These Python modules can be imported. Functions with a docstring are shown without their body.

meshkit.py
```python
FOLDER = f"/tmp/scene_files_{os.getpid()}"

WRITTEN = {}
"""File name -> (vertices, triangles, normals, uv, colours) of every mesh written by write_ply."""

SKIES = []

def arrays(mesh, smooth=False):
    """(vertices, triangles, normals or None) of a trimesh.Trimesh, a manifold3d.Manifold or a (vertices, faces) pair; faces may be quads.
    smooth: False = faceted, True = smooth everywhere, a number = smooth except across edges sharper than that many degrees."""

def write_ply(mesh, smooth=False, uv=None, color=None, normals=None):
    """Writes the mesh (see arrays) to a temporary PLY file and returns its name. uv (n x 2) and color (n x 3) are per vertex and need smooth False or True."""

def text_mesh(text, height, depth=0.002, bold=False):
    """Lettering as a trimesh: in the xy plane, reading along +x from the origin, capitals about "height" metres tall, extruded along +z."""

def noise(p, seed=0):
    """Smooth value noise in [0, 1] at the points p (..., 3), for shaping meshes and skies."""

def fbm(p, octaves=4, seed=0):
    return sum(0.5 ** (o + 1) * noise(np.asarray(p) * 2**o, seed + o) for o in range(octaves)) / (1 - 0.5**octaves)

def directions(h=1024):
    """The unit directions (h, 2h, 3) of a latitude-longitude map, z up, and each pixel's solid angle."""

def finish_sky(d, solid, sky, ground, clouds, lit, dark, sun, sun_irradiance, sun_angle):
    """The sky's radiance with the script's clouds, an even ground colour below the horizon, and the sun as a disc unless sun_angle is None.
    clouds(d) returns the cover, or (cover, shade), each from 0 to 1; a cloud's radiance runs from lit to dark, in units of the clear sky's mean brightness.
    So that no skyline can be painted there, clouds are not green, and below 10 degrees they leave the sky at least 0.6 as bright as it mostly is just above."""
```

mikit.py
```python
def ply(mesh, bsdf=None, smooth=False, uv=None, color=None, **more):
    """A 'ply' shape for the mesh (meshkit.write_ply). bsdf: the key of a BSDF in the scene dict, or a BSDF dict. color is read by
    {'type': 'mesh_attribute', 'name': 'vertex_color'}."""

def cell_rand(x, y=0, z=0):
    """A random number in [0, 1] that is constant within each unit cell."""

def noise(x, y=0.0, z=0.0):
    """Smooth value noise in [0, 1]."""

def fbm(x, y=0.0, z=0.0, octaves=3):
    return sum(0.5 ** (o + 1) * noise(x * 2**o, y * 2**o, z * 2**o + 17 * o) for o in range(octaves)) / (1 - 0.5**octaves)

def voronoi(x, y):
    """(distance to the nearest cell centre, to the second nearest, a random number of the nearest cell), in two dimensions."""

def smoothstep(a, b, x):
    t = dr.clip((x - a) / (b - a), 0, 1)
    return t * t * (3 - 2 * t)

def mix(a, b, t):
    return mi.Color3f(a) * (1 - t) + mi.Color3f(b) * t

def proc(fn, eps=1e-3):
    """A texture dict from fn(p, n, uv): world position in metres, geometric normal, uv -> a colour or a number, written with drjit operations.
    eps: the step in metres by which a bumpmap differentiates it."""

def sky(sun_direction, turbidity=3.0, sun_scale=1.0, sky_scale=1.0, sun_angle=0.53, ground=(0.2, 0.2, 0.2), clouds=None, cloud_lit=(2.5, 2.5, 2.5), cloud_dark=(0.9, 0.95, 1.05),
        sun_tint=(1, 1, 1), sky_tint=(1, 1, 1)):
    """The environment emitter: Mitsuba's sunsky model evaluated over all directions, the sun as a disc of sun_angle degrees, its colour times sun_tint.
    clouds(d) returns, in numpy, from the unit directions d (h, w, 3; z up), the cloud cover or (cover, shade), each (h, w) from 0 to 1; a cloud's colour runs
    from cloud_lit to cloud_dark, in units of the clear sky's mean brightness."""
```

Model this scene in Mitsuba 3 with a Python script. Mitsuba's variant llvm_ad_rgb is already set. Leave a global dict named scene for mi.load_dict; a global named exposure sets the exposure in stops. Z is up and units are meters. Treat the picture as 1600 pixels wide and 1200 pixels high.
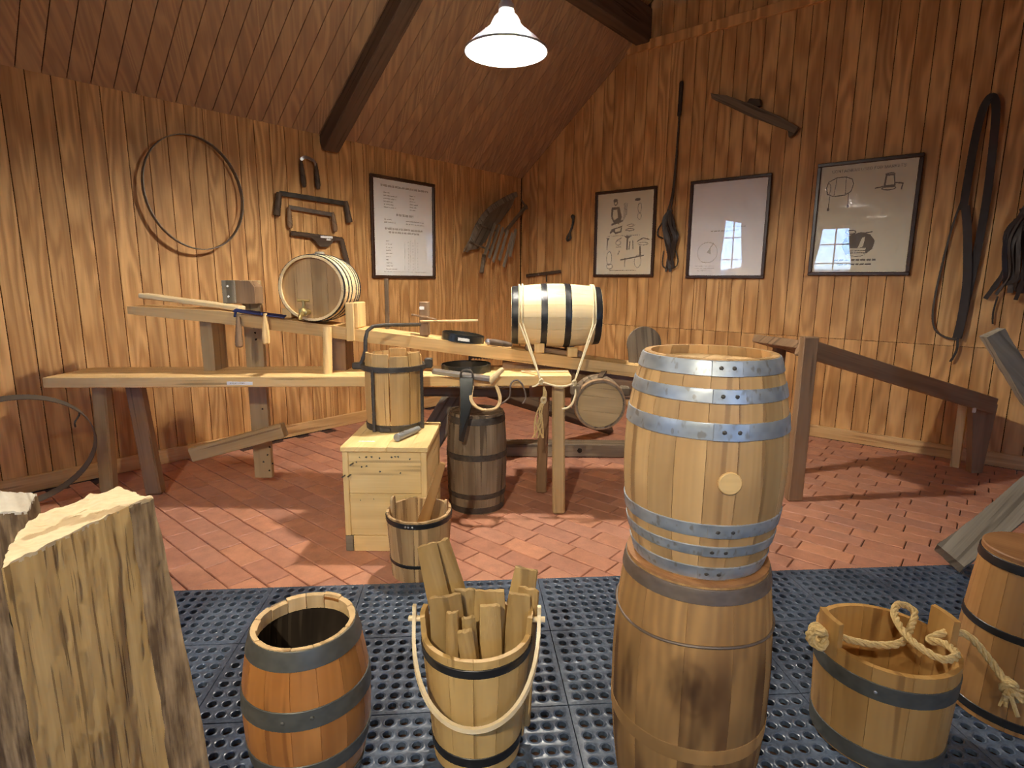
import math, random
import numpy as np, trimesh, mitsuba as mi, drjit as dr, mikit, meshkit
from shapely.geometry import Polygon, Point, LineString, box as sbox
from shapely import affinity
from shapely.ops import unary_union
from mikit import noise, fbm, cell_rand, smoothstep, mix, voronoi
T4 = mi.ScalarTransform4f
PI = math.pi
random.seed(7)
RNG = np.random.default_rng(7)

# ------------------------------------------------------------------ camera, sky, exposure
scene, labels = {}, {}
F_PX, PITCH, ROLL, CAM_H = 893.09, math.radians(10.248), math.radians(-0.482), 1.14
cp, sp = math.cos(PITCH), math.sin(PITCH)
FWD = np.array([0, cp, -sp])
_r, _d = np.array([1.0, 0, 0]), np.array([0, -sp, -cp])
DOWN = -_r * math.sin(ROLL) + _d * math.cos(ROLL)
CAM = np.array([0, 0, CAM_H])
scene['camera'] = {'type': 'perspective', 'fov_axis': 'x', 'fov': 2 * math.degrees(math.atan(800 / F_PX)), 'near_clip': 0.05, 'far_clip': 100.0,
                   'to_world': T4().look_at(origin=CAM.tolist(), target=(CAM + FWD).tolist(), up=(-DOWN).tolist())}
exposure = 3.6
scene['sky'] = {**mikit.sky((0.3, 0.5, 0.8), turbidity=3.0, sun_scale=0.0, sky_scale=4.2, sky_tint=(.82, .95, 1.2)), 'sampling_weight': 0.6}
SPOT = 640.0                     # radiance of the spotlights behind the viewpoint
LAMP = 285.0                      # radiance of the pendant bulbs
LAMP_RGB = (1.0, 0.92, 0.78)

# ------------------------------------------------------------------ room frame: A runs along the left wall to the corner, B along the right wall
YA = math.radians(49.663)
A = np.array([math.cos(YA), math.sin(YA), 0]); B = np.array([-math.sin(YA), math.cos(YA), 0])
Z = np.array([0, 0, 1.0])
LWB, RWA, EAVE, PITCH_ROOF = 3.868, 4.683, 2.158, math.radians(38)
def room(a, b, z): return A * a + B * b + Z * z
def M4(R=None, t=(0, 0, 0)):
    m = np.eye(4)
    if R is not None: m[:3, :3] = R
    m[:3, 3] = t
    return m
M_ROOM = M4(np.stack([A, B, Z], 1))
# wall frames: x along the wall (to the right as seen), y up, z out of the wall into the room
M_LEFT = M4(np.stack([A, Z, -B], 1), B * LWB)            # x = A
M_RIGHT = M4(np.stack([-B, Z, -A], 1), A * RWA)          # x = -B
def rotm(axis, deg): return trimesh.transformations.rotation_matrix(math.radians(deg), axis)
def trans(x, y, z): return M4(None, (x, y, z))
def frame(origin, xdir, zdir=(0, 0, 1)):
    """x along xdir, z as near zdir as possible"""
    x = np.array(xdir, float); x /= np.linalg.norm(x)
    z = np.array(zdir, float); z = z - x * (x @ z); z /= np.linalg.norm(z)
    return M4(np.stack([x, np.cross(z, x), z], 1), origin)

# ------------------------------------------------------------------ names, things, parts
def numbered(name):
    k, i = name, 0
    taken = lambda q: q in scene or q in labels or q in _things
    while taken(k):
        i += 1; k = f'{name}_{i:03d}'
    return k
_things = set()
def thing(name, label, cat, group=None):
    k = numbered(name); _things.add(k)
    labels[k] = {'label': label, 'category': cat}
    if group: labels[k]['group'] = group
    return k
def tag(k, label, cat, group=None):
    labels[k] = {'label': label, 'category': cat}
    if group: labels[k]['group'] = group
    return k
def struct(k):
    labels[k] = {'kind': 'structure'}; return k

_pid = [0]
def put(name, mesh, bsdf, parent=None, axis=(0, 0, 1), ang=35, M=None, uv=None, label=None, **more):
    """one entry of the scene; uv runs (across, along the grain) in metres with an offset of 3 per piece"""
    _pid[0] += 1
    pid = (_pid[0] * 37) % 89
    if uv is None:
        if hasattr(mesh, 'to_mesh'):
            mm = mesh.to_mesh(); mesh = trimesh.Trimesh(np.asarray(mm.vert_properties)[:, :3], np.asarray(mm.tri_verts), process=True)
        v, f = (np.asarray(mesh[0], float), np.asarray(mesh[1], int)) if isinstance(mesh, tuple) else (None, None)
        if v is not None: mesh = trimesh.Trimesh(v, f, process=False)
        m = trimesh.graph.smooth_shade(mesh, angle=math.radians(ang), facet_minarea=None)
        v, f = np.array(m.vertices), np.array(m.faces)
        a = np.array(axis, float); a /= np.linalg.norm(a)
        b = np.cross(a, [0, 0, 1] if abs(a[2]) < .9 else [0, 1, 0]); b /= np.linalg.norm(b); c = np.cross(a, b)
        uv = np.stack([v @ b + v @ c, v @ a], 1)
    else:
        v, f = np.asarray(mesh[0], float), np.asarray(mesh[1], int)
    uv = np.asarray(uv, float) - np.asarray(uv, float).mean(0) + [3.0 * pid, 1.37 * (pid % 11)]
    if M is not None:
        v = v @ M[:3, :3].T + M[:3, 3]
        if np.linalg.det(M[:3, :3]) < 0: f = f[:, ::-1]
    key = numbered((parent + '__' if parent else '') + name)
    scene[key] = mikit.ply((v, f), bsdf, smooth=True, uv=uv, **more)
    if label: labels[key] = {'label': label}
    return key

# ------------------------------------------------------------------ mesh helpers
def cbox(sx, sy, sz, c=0.003, at=(0, 0, 0)):
    """chamfered box centred at `at`"""
    h = np.array([sx, sy, sz]) / 2; c = min(c, h.min() * .6)
    pts = []
    for k in range(3):
        for s in np.ndindex(2, 2, 2):
            q = np.array([(1 if b else -1) for b in s]) * h
            for j in range(3):
                if j != k: q[j] -= np.sign(q[j]) * c
            pts.append(q)
    m = trimesh.convex.convex_hull(np.array(pts))
    m.apply_translation(at)
    return m
def hullbox(pts, c=0.0):
    return trimesh.convex.convex_hull(np.array(pts, float))
def beam(p, q, w, t, up=(0, 0, 1), c=0.003):
    """a board from p to q: w across (horizontal), t thick; returns (mesh, M) with x along it"""
    p, q = np.array(p, float), np.array(q, float); L = np.linalg.norm(q - p)
    return cbox(L, w, t, c), frame((p + q) / 2, q - p, up)
def cat(*ms): return trimesh.util.concatenate([m for m in ms])
def moved(m, M): m = m.copy(); m.apply_transform(M); return m
def cyl(r, h, n=24, at=(0, 0, 0), r2=None):
    r2 = r if r2 is None else r2
    return lathe([(r * .92, 0), (r, r * .08 if h > r * .2 else 0), (r2, h - (r2 * .08 if h > r2 * .2 else 0)), (r2 * .92, h)], n, at=at)
def lathe(prof, n=32, at=(0, 0, 0), closed=False):
    """profile [(r, z)] turned about z; ends capped unless closed ring section"""
    P = np.array(prof, float); a = np.arange(n) * 2 * PI / n
    V = np.stack([P[:, None, 0] * np.cos(a), P[:, None, 0] * np.sin(a), np.repeat(P[:, 1:2], n, 1)], -1).reshape(-1, 3)
    F = []; m = len(P)
    for i in range(m if closed else m - 1):
        j = (i + 1) % m
        for k in range(n):
            l = (k + 1) % n
            F += [[i * n + k, i * n + l, j * n + l], [i * n + k, j * n + l, j * n + k]]
    if not closed:
        V = np.vstack([V, [[0, 0, P[0, 1]], [0, 0, P[-1, 1]]]]); e = len(V)
        for k in range(n):
            l = (k + 1) % n
            F += [[e - 2, l, k], [e - 1, (m - 1) * n + k, (m - 1) * n + l]]
    t = trimesh.Trimesh(V + np.array(at, float), F, process=True)
    t.fix_normals()
    return t
def spl(pts, n=12, closed=False):
    P = np.array(pts, float); N = len(P); out = []
    if N < 3 and not closed: return np.linspace(P[0], P[-1], n + 1)
    for i in range(N if closed else N - 1):
        g = (lambda k: P[k % N]) if closed else (lambda k: P[min(max(k, 0), N - 1)])
        p0, p1, p2, p3 = g(i - 1), g(i), g(i + 1), g(i + 2)
        t = np.linspace(0, 1, n, endpoint=False)[:, None]
        out.append(.5 * ((2 * p1) + (-p0 + p2) * t + (2 * p0 - 5 * p1 + 4 * p2 - p3) * t ** 2 + (-p0 + 3 * p1 - 3 * p2 + p3) * t ** 3))
    if not closed: out.append(P[-1:])
    return np.vstack(out)
def frames_along(P, closed=False):
    t = np.roll(P, -1, 0) - np.roll(P, 1, 0)
    if not closed: t[0] = P[1] - P[0]; t[-1] = P[-1] - P[-2]
    t /= np.linalg.norm(t, axis=1, keepdims=True) + 1e-12
    n = np.cross(t[0], [0, 0, 1]);
    if np.linalg.norm(n) < .1: n = np.cross(t[0], [1, 0, 0])
    n /= np.linalg.norm(n); Ns = []
    for k in range(len(P)):
        n = n - t[k] * (t[k] @ n); n /= np.linalg.norm(n) + 1e-12; Ns.append(n)
    Ns = np.array(Ns)
    return t, Ns, np.cross(t, Ns)
def tube(P, r, n=8, closed=False, flat=None, nrm=None):
    """swept section; r a number or one per point; flat=(w, t): a rectangular strap instead, nrm: its thickness direction"""
    P = np.array(P, float); t, N, Bn = frames_along(P, closed)
    if flat is not None:
        w, th = flat
        w = np.broadcast_to(w, len(P))[:, None]; th = np.broadcast_to(th, len(P))[:, None]
        if nrm is not None:
            nn = np.broadcast_to(np.array(nrm, float), P.shape); N = nn - t * (t * nn).sum(1, keepdims=True)
            N /= np.linalg.norm(N, axis=1, keepdims=True) + 1e-12; Bn = np.cross(t, N)
        R = np.stack([P + Bn * w / 2 + N * th / 2, P - Bn * w / 2 + N * th / 2, P - Bn * w / 2 - N * th / 2, P + Bn * w / 2 - N * th / 2], 1); n = 4
    else:
        a = np.arange(n) * 2 * PI / n; r = np.broadcast_to(r, len(P))[:, None, None]
        R = P[:, None] + r * (np.cos(a)[None, :, None] * N[:, None] + np.sin(a)[None, :, None] * Bn[:, None])
    V = R.reshape(-1, 3); m = len(P); Fs = []
    for i in range(m if closed else m - 1):
        j = (i + 1) % m
        for k in range(n):
            l = (k + 1) % n
            Fs += [[i * n + k, i * n + l, j * n + l], [i * n + k, j * n + l, j * n + k]]
    if not closed:
        for k in range(1, n - 1): Fs += [[0, k + 1, k], [(m - 1) * n, (m - 1) * n + k, (m - 1) * n + k + 1]]
    tm = trimesh.Trimesh(V, Fs, process=False); tm.fix_normals(); return tm
def rope(P, r, turns_per_m=None, closed=False, strands=3):
    """three strands laid round a path"""
    P = np.array(P, float)
    d = np.r_[0, np.cumsum(np.linalg.norm(np.diff(P, axis=0), axis=1))]
    n = max(8, int(d[-1] / (r * .55))); s = np.linspace(0, d[-1], n)
    Q = np.stack([np.interp(s, d, P[:, k]) for k in range(3)], 1)
    t, N, Bn = frames_along(Q)
    tw = turns_per_m or 1 / (r * 6.5); ms = []
    for k in range(strands):
        a = (2 * PI * (s * tw + k / strands))[:, None]
        ms.append(tube(Q + r * .52 * (np.cos(a) * N + np.sin(a) * Bn), r * .56, 6))
    return cat(*ms)
def extr(poly, h, c=0.0):
    """extruded polygon from z=0 to h"""
    gs = getattr(poly, 'geoms', [poly])
    return cat(*[trimesh.creation.extrude_polygon(g, h, engine='earcut') for g in gs if g.area > 1e-9])
def rough(m, amp, freq, seed=0, stretch=(1, 1, 1)):
    m = m.copy(); v = np.array(m.vertices)
    n = m.vertex_normals
    d = meshkit.fbm(v * freq * np.array(stretch), 3, seed) - .5
    m.vertices = v + n * (d * 2 * amp)[:, None]; return m
def subdiv(m, size):
    v, f = trimesh.remesh.subdivide_to_size(m.vertices, m.faces, size); t = trimesh.Trimesh(v, f, process=True); t.merge_vertices(); return t

# ------------------------------------------------------------------ materials
def bs(name, tex, rough_=.6, spec=.4, **k):
    d = {'type': 'principled', 'base_color': tex if isinstance(tex, dict) else {'type': 'rgb', 'value': list(tex)}, 'roughness': rough_, 'specular': spec, **k}
    scene[name] = {'type': 'twosided', 'bsdf': d}; return name
def wood(c0, c1, c2, ring=38., warp=7., fine=160., var=.16, dark=.66, lo=.9, blotch=0.):
    """c0 pale wood, c1 the darker late wood, c2 the dark streaks"""
    def fn(p, n, uv):
        u, v = uv.x, uv.y
        pid = dr.floor(u / 3 + .5); ul = u - 3 * pid
        h = cell_rand(pid, 7, 3); h2 = cell_rand(pid, 11, 5)
        w = fbm(ul * 6 + h * 40, v * lo, pid, 3)
        r = .5 + .5 * dr.sin(ul * ring + w * warp * 4 + h2 * 6)
        f = noise(ul * fine, v * 7, pid)
        g = fbm(ul * 55 + 9 * h, v * 2.3, pid, 2)
        c = mix(c0, c1, dr.clip(.62 * r + .45 * f - .05, 0, 1))
        c = mix(c, c2, smoothstep(dark, dark + .16, g) * .75)
        if blotch: c = mix(c, c2, smoothstep(.5, .75, fbm(ul * 9, v * 5, pid + 3, 3)) * blotch)
        return c * (1 + var * 2 * (h - .5))
    return mikit.proc(fn)
def plywood(p, n, uv):
    """rotary cut fir: broad wavy figure with a loose cathedral every so often"""
    u, v = uv.x, uv.y
    pid = dr.floor(u / 3 + .5); ul = u - 3 * pid
    # neighbours of one sheet share the figure: use the world position along the wall
    s = (p.x * 1.0 + p.y * .37)
    w = fbm(s * 6.5, v * .55, 1.3, 3); w2 = fbm(s * 26, v * 3.6, 4.1, 2)
    r = .5 + .5 * dr.sin(w * 70 + w2 * 8)
    r = r * (.35 + .65 * fbm(s * 4, v * 1.5, 9, 2) * 1.5)
    f = noise(s * 210, v * 9)
    q = dr.clip(.85 * r + .3 * f - .1, 0, 1)
    c = mix((.46, .225, .075), (.72, .425, .17), q)
    c = mix(c, (.36, .17, .06), smoothstep(.55, .75, fbm(s * 34, v * 1.3, 2.2, 2)) * .55)
    return c * (1 + .14 * (cell_rand(pid, 3, 1) - .5))
bs('m_ply', mikit.proc(plywood), .55, .35)
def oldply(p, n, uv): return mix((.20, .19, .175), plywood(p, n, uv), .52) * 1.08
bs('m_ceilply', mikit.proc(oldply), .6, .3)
bs('m_groove', (.10, .045, .015), .8, .1)
bs('m_pine_trim', wood((.74, .50, .24), (.58, .34, .13), (.40, .2, .07), 50, 5), .5)
bs('m_rafter', wood((.13, .085, .055), (.09, .06, .04), (.05, .033, .02), 60, 5), .6, .3)
def brick(p, n, uv):
    pid = dr.floor(uv.x / 3 + .5); h = cell_rand(pid, 2, 9); h2 = cell_rand(pid, 5, 1)
    c = mix((.54, .25, .15), (.40, .18, .12), h)
    c = mix(c, (.44, .23, .17), h2 * .5)
    f = fbm(p.x * 26, p.y * 26, 0, 3); g = fbm(p.x * 190, p.y * 190, 3, 2)
    return c * (.80 + .28 * f + .12 * g)
bs('m_brick', mikit.proc(brick), .5, .35)
bs('m_mortar', (.075, .042, .03), .9, .1)
def rubber(p, n, uv):
    f = fbm(p.x * 9, p.y * 9, 1, 3); g = fbm(p.x * 150, p.y * 150, 1, 2)
    return mix((.034, .050, .080), (.105, .138, .20), dr.clip(f * .9 + g * .5 - .35, 0, 1))
bs('m_rubber', mikit.proc(rubber), .36, .5)
bs('m_oak', wood((.57, .365, .165), (.43, .255, .105), (.25, .135, .055), 45, 4, 190, .30, .66, blotch=.38), .5, .4)          # the galvanised-hoop barrel
KNOT = np.array([0.36, 0.99, 0.36])
def weathered(p, n, uv):
    u, v = uv.x, uv.y; pid = dr.floor(u / 3 + .5); ul = u - 3 * pid; h = cell_rand(pid, 7, 3)
    dx, dz = p.x - .357, p.z - .355
    q = dr.sqrt(dr.square(dx * 1.0 + .02 * (fbm(p.x * 40, p.z * 40, 2, 2) - .5)) + dr.square(dz * .7 + .04 * (fbm(p.x * 30, p.z * 22, 6, 2) - .5) + .25 * dx)) ; k = dr.exp(-dr.square(q / .055))
    us = ul + .035 * dx / (.03 + q) * k
    w = fbm(us * 7, v * 1.1, pid, 3); r = .5 + .5 * dr.sin(us * 260 + w * 30)
    top = smoothstep(.30, .50, p.z)
    c = mix((.46, .265, .10), (.33, .175, .06), dr.clip(fbm(us * 26, v * 2.5, pid, 3) * 1.3 - .2, 0, 1))
    c = mix(c, (.28, .15, .06), r * (.18 + .45 * top))
    c = mix(c, (.12, .055, .024), smoothstep(.47, .68, fbm(us * 20, v * 4.0, pid + 4, 3)) * (.8 - .3 * top) * (1 - .6 * smoothstep(.36, .48, p.z)))
    c = mix(c, (.06, .027, .012), dr.exp(-dr.square(q / .026)) * .92)
    c = mix(c, (.12, .055, .022), dr.exp(-dr.square((q - .036 - .012 * (w - .5)) / .009)) * .4)
    c = mix(c, (.11, .05, .02), dr.exp(-dr.square((dx - .030) / .017)) * smoothstep(.24, .30, p.z) * (1 - smoothstep(.31, .35, p.z)) * .75)
    c = mix(c, c * .62, smoothstep(.35, .6, fbm(us * 6, p.z * 5, 8, 3)) * (1 - smoothstep(.34, .46, p.z)))
    return c * (1 + .12 * (h - .5))
bs('m_weathered', mikit.proc(weathered), .6, .3)
bs('m_lid', wood((.36, .18, .075), (.26, .12, .05), (.13, .06, .025), 40, 4), .45, .4)
bs('m_varnish', wood((.46, .20, .055), (.36, .14, .035), (.20, .07, .02), 40, 5, 150, .16, .64, blotch=.35), .28, .5)
bs('m_rim', wood((.66, .47, .25), (.52, .35, .17), (.3, .18, .08), 70, 4), .6)
bs('m_char', wood((.045, .032, .022), (.02, .014, .01), (.08, .06, .04), 60, 4), .8, .2)
bs('m_bucket', wood((.53, .35, .135), (.43, .265, .092), (.25, .14, .045), 32, 6, 140, .14, .68), .45, .4)
bs('m_stave', wood((.39, .265, .11), (.28, .175, .065), (.13, .08, .03), 48, 6, 190, .22, .62), .65, .3)
bs('m_bail', wood((.80, .66, .42), (.72, .57, .34), (.6, .44, .24), 60, 3, 200, .03, .9), .4, .4)
bs('m_tub', wood((.46, .265, .09), (.37, .195, .058), (.24, .12, .04), 36, 6, 140, .12, .7), .4, .4)
bs('m_churn', wood((.40, .215, .08), (.33, .165, .055), (.2, .09, .03), 36, 5), .38, .4)
bs('m_crate', wood((.83, .61, .29), (.71, .50, .21), (.46, .29, .11), 40, 6, 170, .14, .7, blotch=.2), .55, .3)
bs('m_tan', wood((.45, .32, .165), (.36, .245, .115), (.2, .13, .06), 44, 6, 170, .10, .7), .55, .3)
bs('m_bench', wood((.79, .55, .255), (.65, .43, .18), (.38, .23, .09), 44, 6, 170, .10, .7), .5, .35)
bs('m_brown', wood((.30, .185, .10), (.22, .13, .07), (.12, .07, .035), 46, 6, 160, .12, .66), .55, .35)
bs('m_darkwood', wood((.105, .07, .045), (.07, .046, .03), (.035, .024, .016), 50, 6), .6, .3)
bs('m_gray', wood((.27, .235, .18), (.195, .165, .12), (.10, .08, .055), 60, 5, 220, .15, .6), .75, .2)
bs('m_olddark', wood((.20, .155, .105), (.125, .09, .058), (.055, .038, .024), 48, 6, 160, .25, .58), .65, .3)
bs('m_keg', wood((.78, .62, .36), (.69, .52, .28), (.52, .37, .18), 36, 5, 170, .09, .78), .45, .4)
bs('m_cask', wood((.60, .395, .175), (.48, .29, .11), (.28, .15, .05), 40, 6, 170, .2, .68), .5, .35)
bs('m_wash', wood((.52, .36, .19), (.38, .235, .11), (.14, .075, .032), 46, 6, 170, .24, .55), .65, .3)
def logwood(p, n, uv):
    u, v = uv.x, uv.y; s = p.x * .5 + p.y
    w = fbm(s * 9, p.z * 1.4, 2, 3)
    r = fbm(s * 120 + w * 7, p.z * 5.5, 1, 3); f = noise(s * 330, p.z * 16)
    c = mix((.72, .49, .21), (.58, .37, .14), dr.clip(r * 1.4 - .3 + .25 * f, 0, 1))
    return mix(c, (.24, .14, .055), smoothstep(.64, .74, fbm(s * 170, p.z * 7, 7, 3)) * .75)
bs('m_log', mikit.proc(logwood), .75, .2)
def bark(p, n, uv):
    s = p.x + p.y * .8
    r = fbm(s * 95, p.z * 9, 3, 3); g = fbm(s * 260, p.z * 60, 1, 2)
    return mix((.12, .075, .042), (.42, .29, .16), dr.clip(r * 1.7 - .45 + .3 * (g - .5), 0, 1))
bs('m_bark', mikit.proc(bark), .85, .1)
def endgrain(p, n, uv):
    g = fbm(p.x * 60, p.y * 60, 0, 3); q = .5 + .5 * dr.sin(dr.sqrt(dr.square(p.x + 1.05) + dr.square(p.y - 1.35)) * 420 + g * 6)
    c = mix((.78, .64, .42), (.66, .50, .30), g * .7 + q * .25)
    return mix(c, (.36, .24, .12), smoothstep(.63, .74, fbm(p.x * 30 + p.y * 8, p.y * 14 - p.x * 24, 5, 2)) * .7)
bs('m_endgrain', mikit.proc(endgrain), .8, .1)
bs('m_graytop', wood((.62, .57, .47), (.5, .44, .35), (.3, .25, .18), 60, 5), .8, .1)
def galv(p, n, uv):
    a = dr.atan2(p.y, p.x) * 40
    f = fbm(p.x * 30, p.y * 30, p.z * 30, 3); g = fbm(p.x * 120, p.y * 120, p.z * 60, 2)
    c = mix((.30, .34, .385), (.52, .565, .60), dr.clip(f * 1.8 - .45, 0, 1))
    return mix(c, (.22, .19, .15), smoothstep(.62, .8, g) * .6)
bs('m_galv', mikit.proc(galv), .42, .5, metallic=.55)
def iron(p, n, uv):
    f = fbm(p.x * 40, p.y * 40, p.z * 40, 3)
    return mix((.045, .043, .04), (.10, .085, .07), dr.clip(f * 1.5 - .3, 0, 1))
bs('m_iron', mikit.proc(iron), .5, .5, metallic=.4)
bs('m_band', (.012, .012, .013), .38, .5)
bs('m_blackmetal', (.022, .026, .026), .3, .6, metallic=.3)
def hoopiron(p, n, uv):
    f = fbm(p.x * 45, p.y * 45, p.z * 45, 3)
    return mix((.075, .078, .07), (.125, .125, .11), f)
bs('m_hoop', mikit.proc(hoopiron), .45, .5, metallic=.35)
def rustband(p, n, uv):
    f = fbm(p.x * 45, p.y * 45, p.z * 60, 3)
    return mix((.10, .075, .058), (.20, .155, .125), f)
bs('m_rust', mikit.proc(rustband), .5, .5, metallic=.3)
bs('m_oldhoop', (.15, .13, .105), .5, .5, metallic=.5)
bs('m_steel', (.55, .55, .56), .3, .5, metallic=.9)
bs('m_brass', (.45, .33, .13), .35, .5, metallic=.8)
bs('m_greymetal', (.27, .28, .29), .45, .5, metallic=.4)
def ropefib(p, n, uv):
    f = fbm(p.x * 260, p.y * 260, p.z * 260, 2)
    return mix((.42, .29, .115), (.66, .50, .25), f)
bs('m_rope', mikit.proc(ropefib), .8, .15)
bs('m_cord', (.60, .50, .32), .8, .1)
bs('m_leather', (.032, .021, .015), .5, .4)
bs('m_strap', (.060, .040, .025), .5, .4)
bs('m_paper', (.93, .925, .88), .6, .3)
bs('m_paperold', (.76, .69, .52), .6, .3)
bs('m_papergrey', (.84, .81, .79), .6, .3)
bs('m_ink', (.19, .16, .12), .7, .2)
bs('m_inkgrey', (.50, .47, .41), .7, .2)
bs('m_frame', (.045, .020, .010), .35, .5)
bs('m_label', (.86, .86, .84), .5, .3)
bs('m_wallpaint', (.55, .46, .36), .7, .2)
bs('m_curtain', (.85, .85, .84), .8, .1)
bs('m_bluegrey', (.02, .03, .11), .35, .5, metallic=.3)
scene['m_pane'] = {'type': 'thindielectric', 'int_ior': 1.5}
# pressed glass: mostly frosted, partly clear
scene['m_shade'] = {'type': 'blendbsdf', 'weight': .105, 'a': {'type': 'twosided', 'bsdf': {'type': 'diffuse', 'reflectance': {'type': 'rgb', 'value': [.75, .75, .74]}}}, 'b': {'type': 'thindielectric'}}
scene['m_bulb'] = {'type': 'diffuse', 'reflectance': {'type': 'rgb', 'value': [.8, .8, .8]}}

# ------------------------------------------------------------------ the room
# floor base, 6 mm under the brick tops
k = struct(put('floor', cbox(9.4, 10.4, .1, 0, (.08, .8, -.059)), 'm_mortar', M=M_ROOM))
def on_mat(a, b): return (a + b) * .70711 < 1.93 and -1.30 < (a - b) * .70711 < 2.15
def project(p):
    q = np.array(p) - CAM; w = q @ FWD; r = _r * math.cos(ROLL) + _d * math.sin(ROLL)
    return (800 + F_PX * (q @ r) / w, 600 + F_PX * (q @ DOWN) / w) if w > .1 else (-9e9, 0)
PA, PB = .104, .208
def brick_mesh(la, lb):
    g = .0045; ha, hb = la / 2 - g / 2, lb / 2 - g / 2; c = .003; t = 0; z0 = -.03
    V = [(-ha, -hb, z0), (ha, -hb, z0), (ha, hb, z0), (-ha, hb, z0), (-ha, -hb, -c), (ha, -hb, -c), (ha, hb, -c), (-ha, hb, -c),
         (-ha + c, -hb + c, 0), (ha - c, -hb + c, 0), (ha - c, hb - c, 0), (-ha + c, hb - c, 0)]
    Fq = [(8, 9, 10, 11)] + [(i, (i + 1) % 4, 4 + (i + 1) % 4, 4 + i) for i in range(4)] + [(4 + i, 4 + (i + 1) % 4, 8 + (i + 1) % 4, 8 + i) for i in range(4)]
    Vs, Fs = [], []
    for q in Fq:
        b = len(Vs); Vs += [V[i] for i in q]; Fs += [(b, b + 1, b + 2), (b, b + 2, b + 3)]
    return np.array(Vs), np.array(Fs)
bm = brick_mesh(PA, PB); bh = brick_mesh(PA, PB / 2)
spots = []
for i in range(-22, 45):
    a = .8167 + (i - 0) * PA + PA / 2
    if a > RWA - .02 or a < -1.4: continue
    off = PB * (.5 * (i % 2)) + .03 * math.sin(i * 2.7)
    for j in range(-22, 20):
        b = 2.09 + off + j * PB + PB / 2
        if b > LWB - .02 or b < -2.2 or on_mat(a, b): continue
        p = room(a, b, 0); x, y = project(p)
        vis = -40 < x < 1640 and 600 < y < 1240
        spots.append((0 if vis else 1, np.hypot(p[0], p[1]), a, b, i, j))
spots.sort()
rest_v, rest_f, rest_uv, cnt = [], [], [], 0
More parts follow.
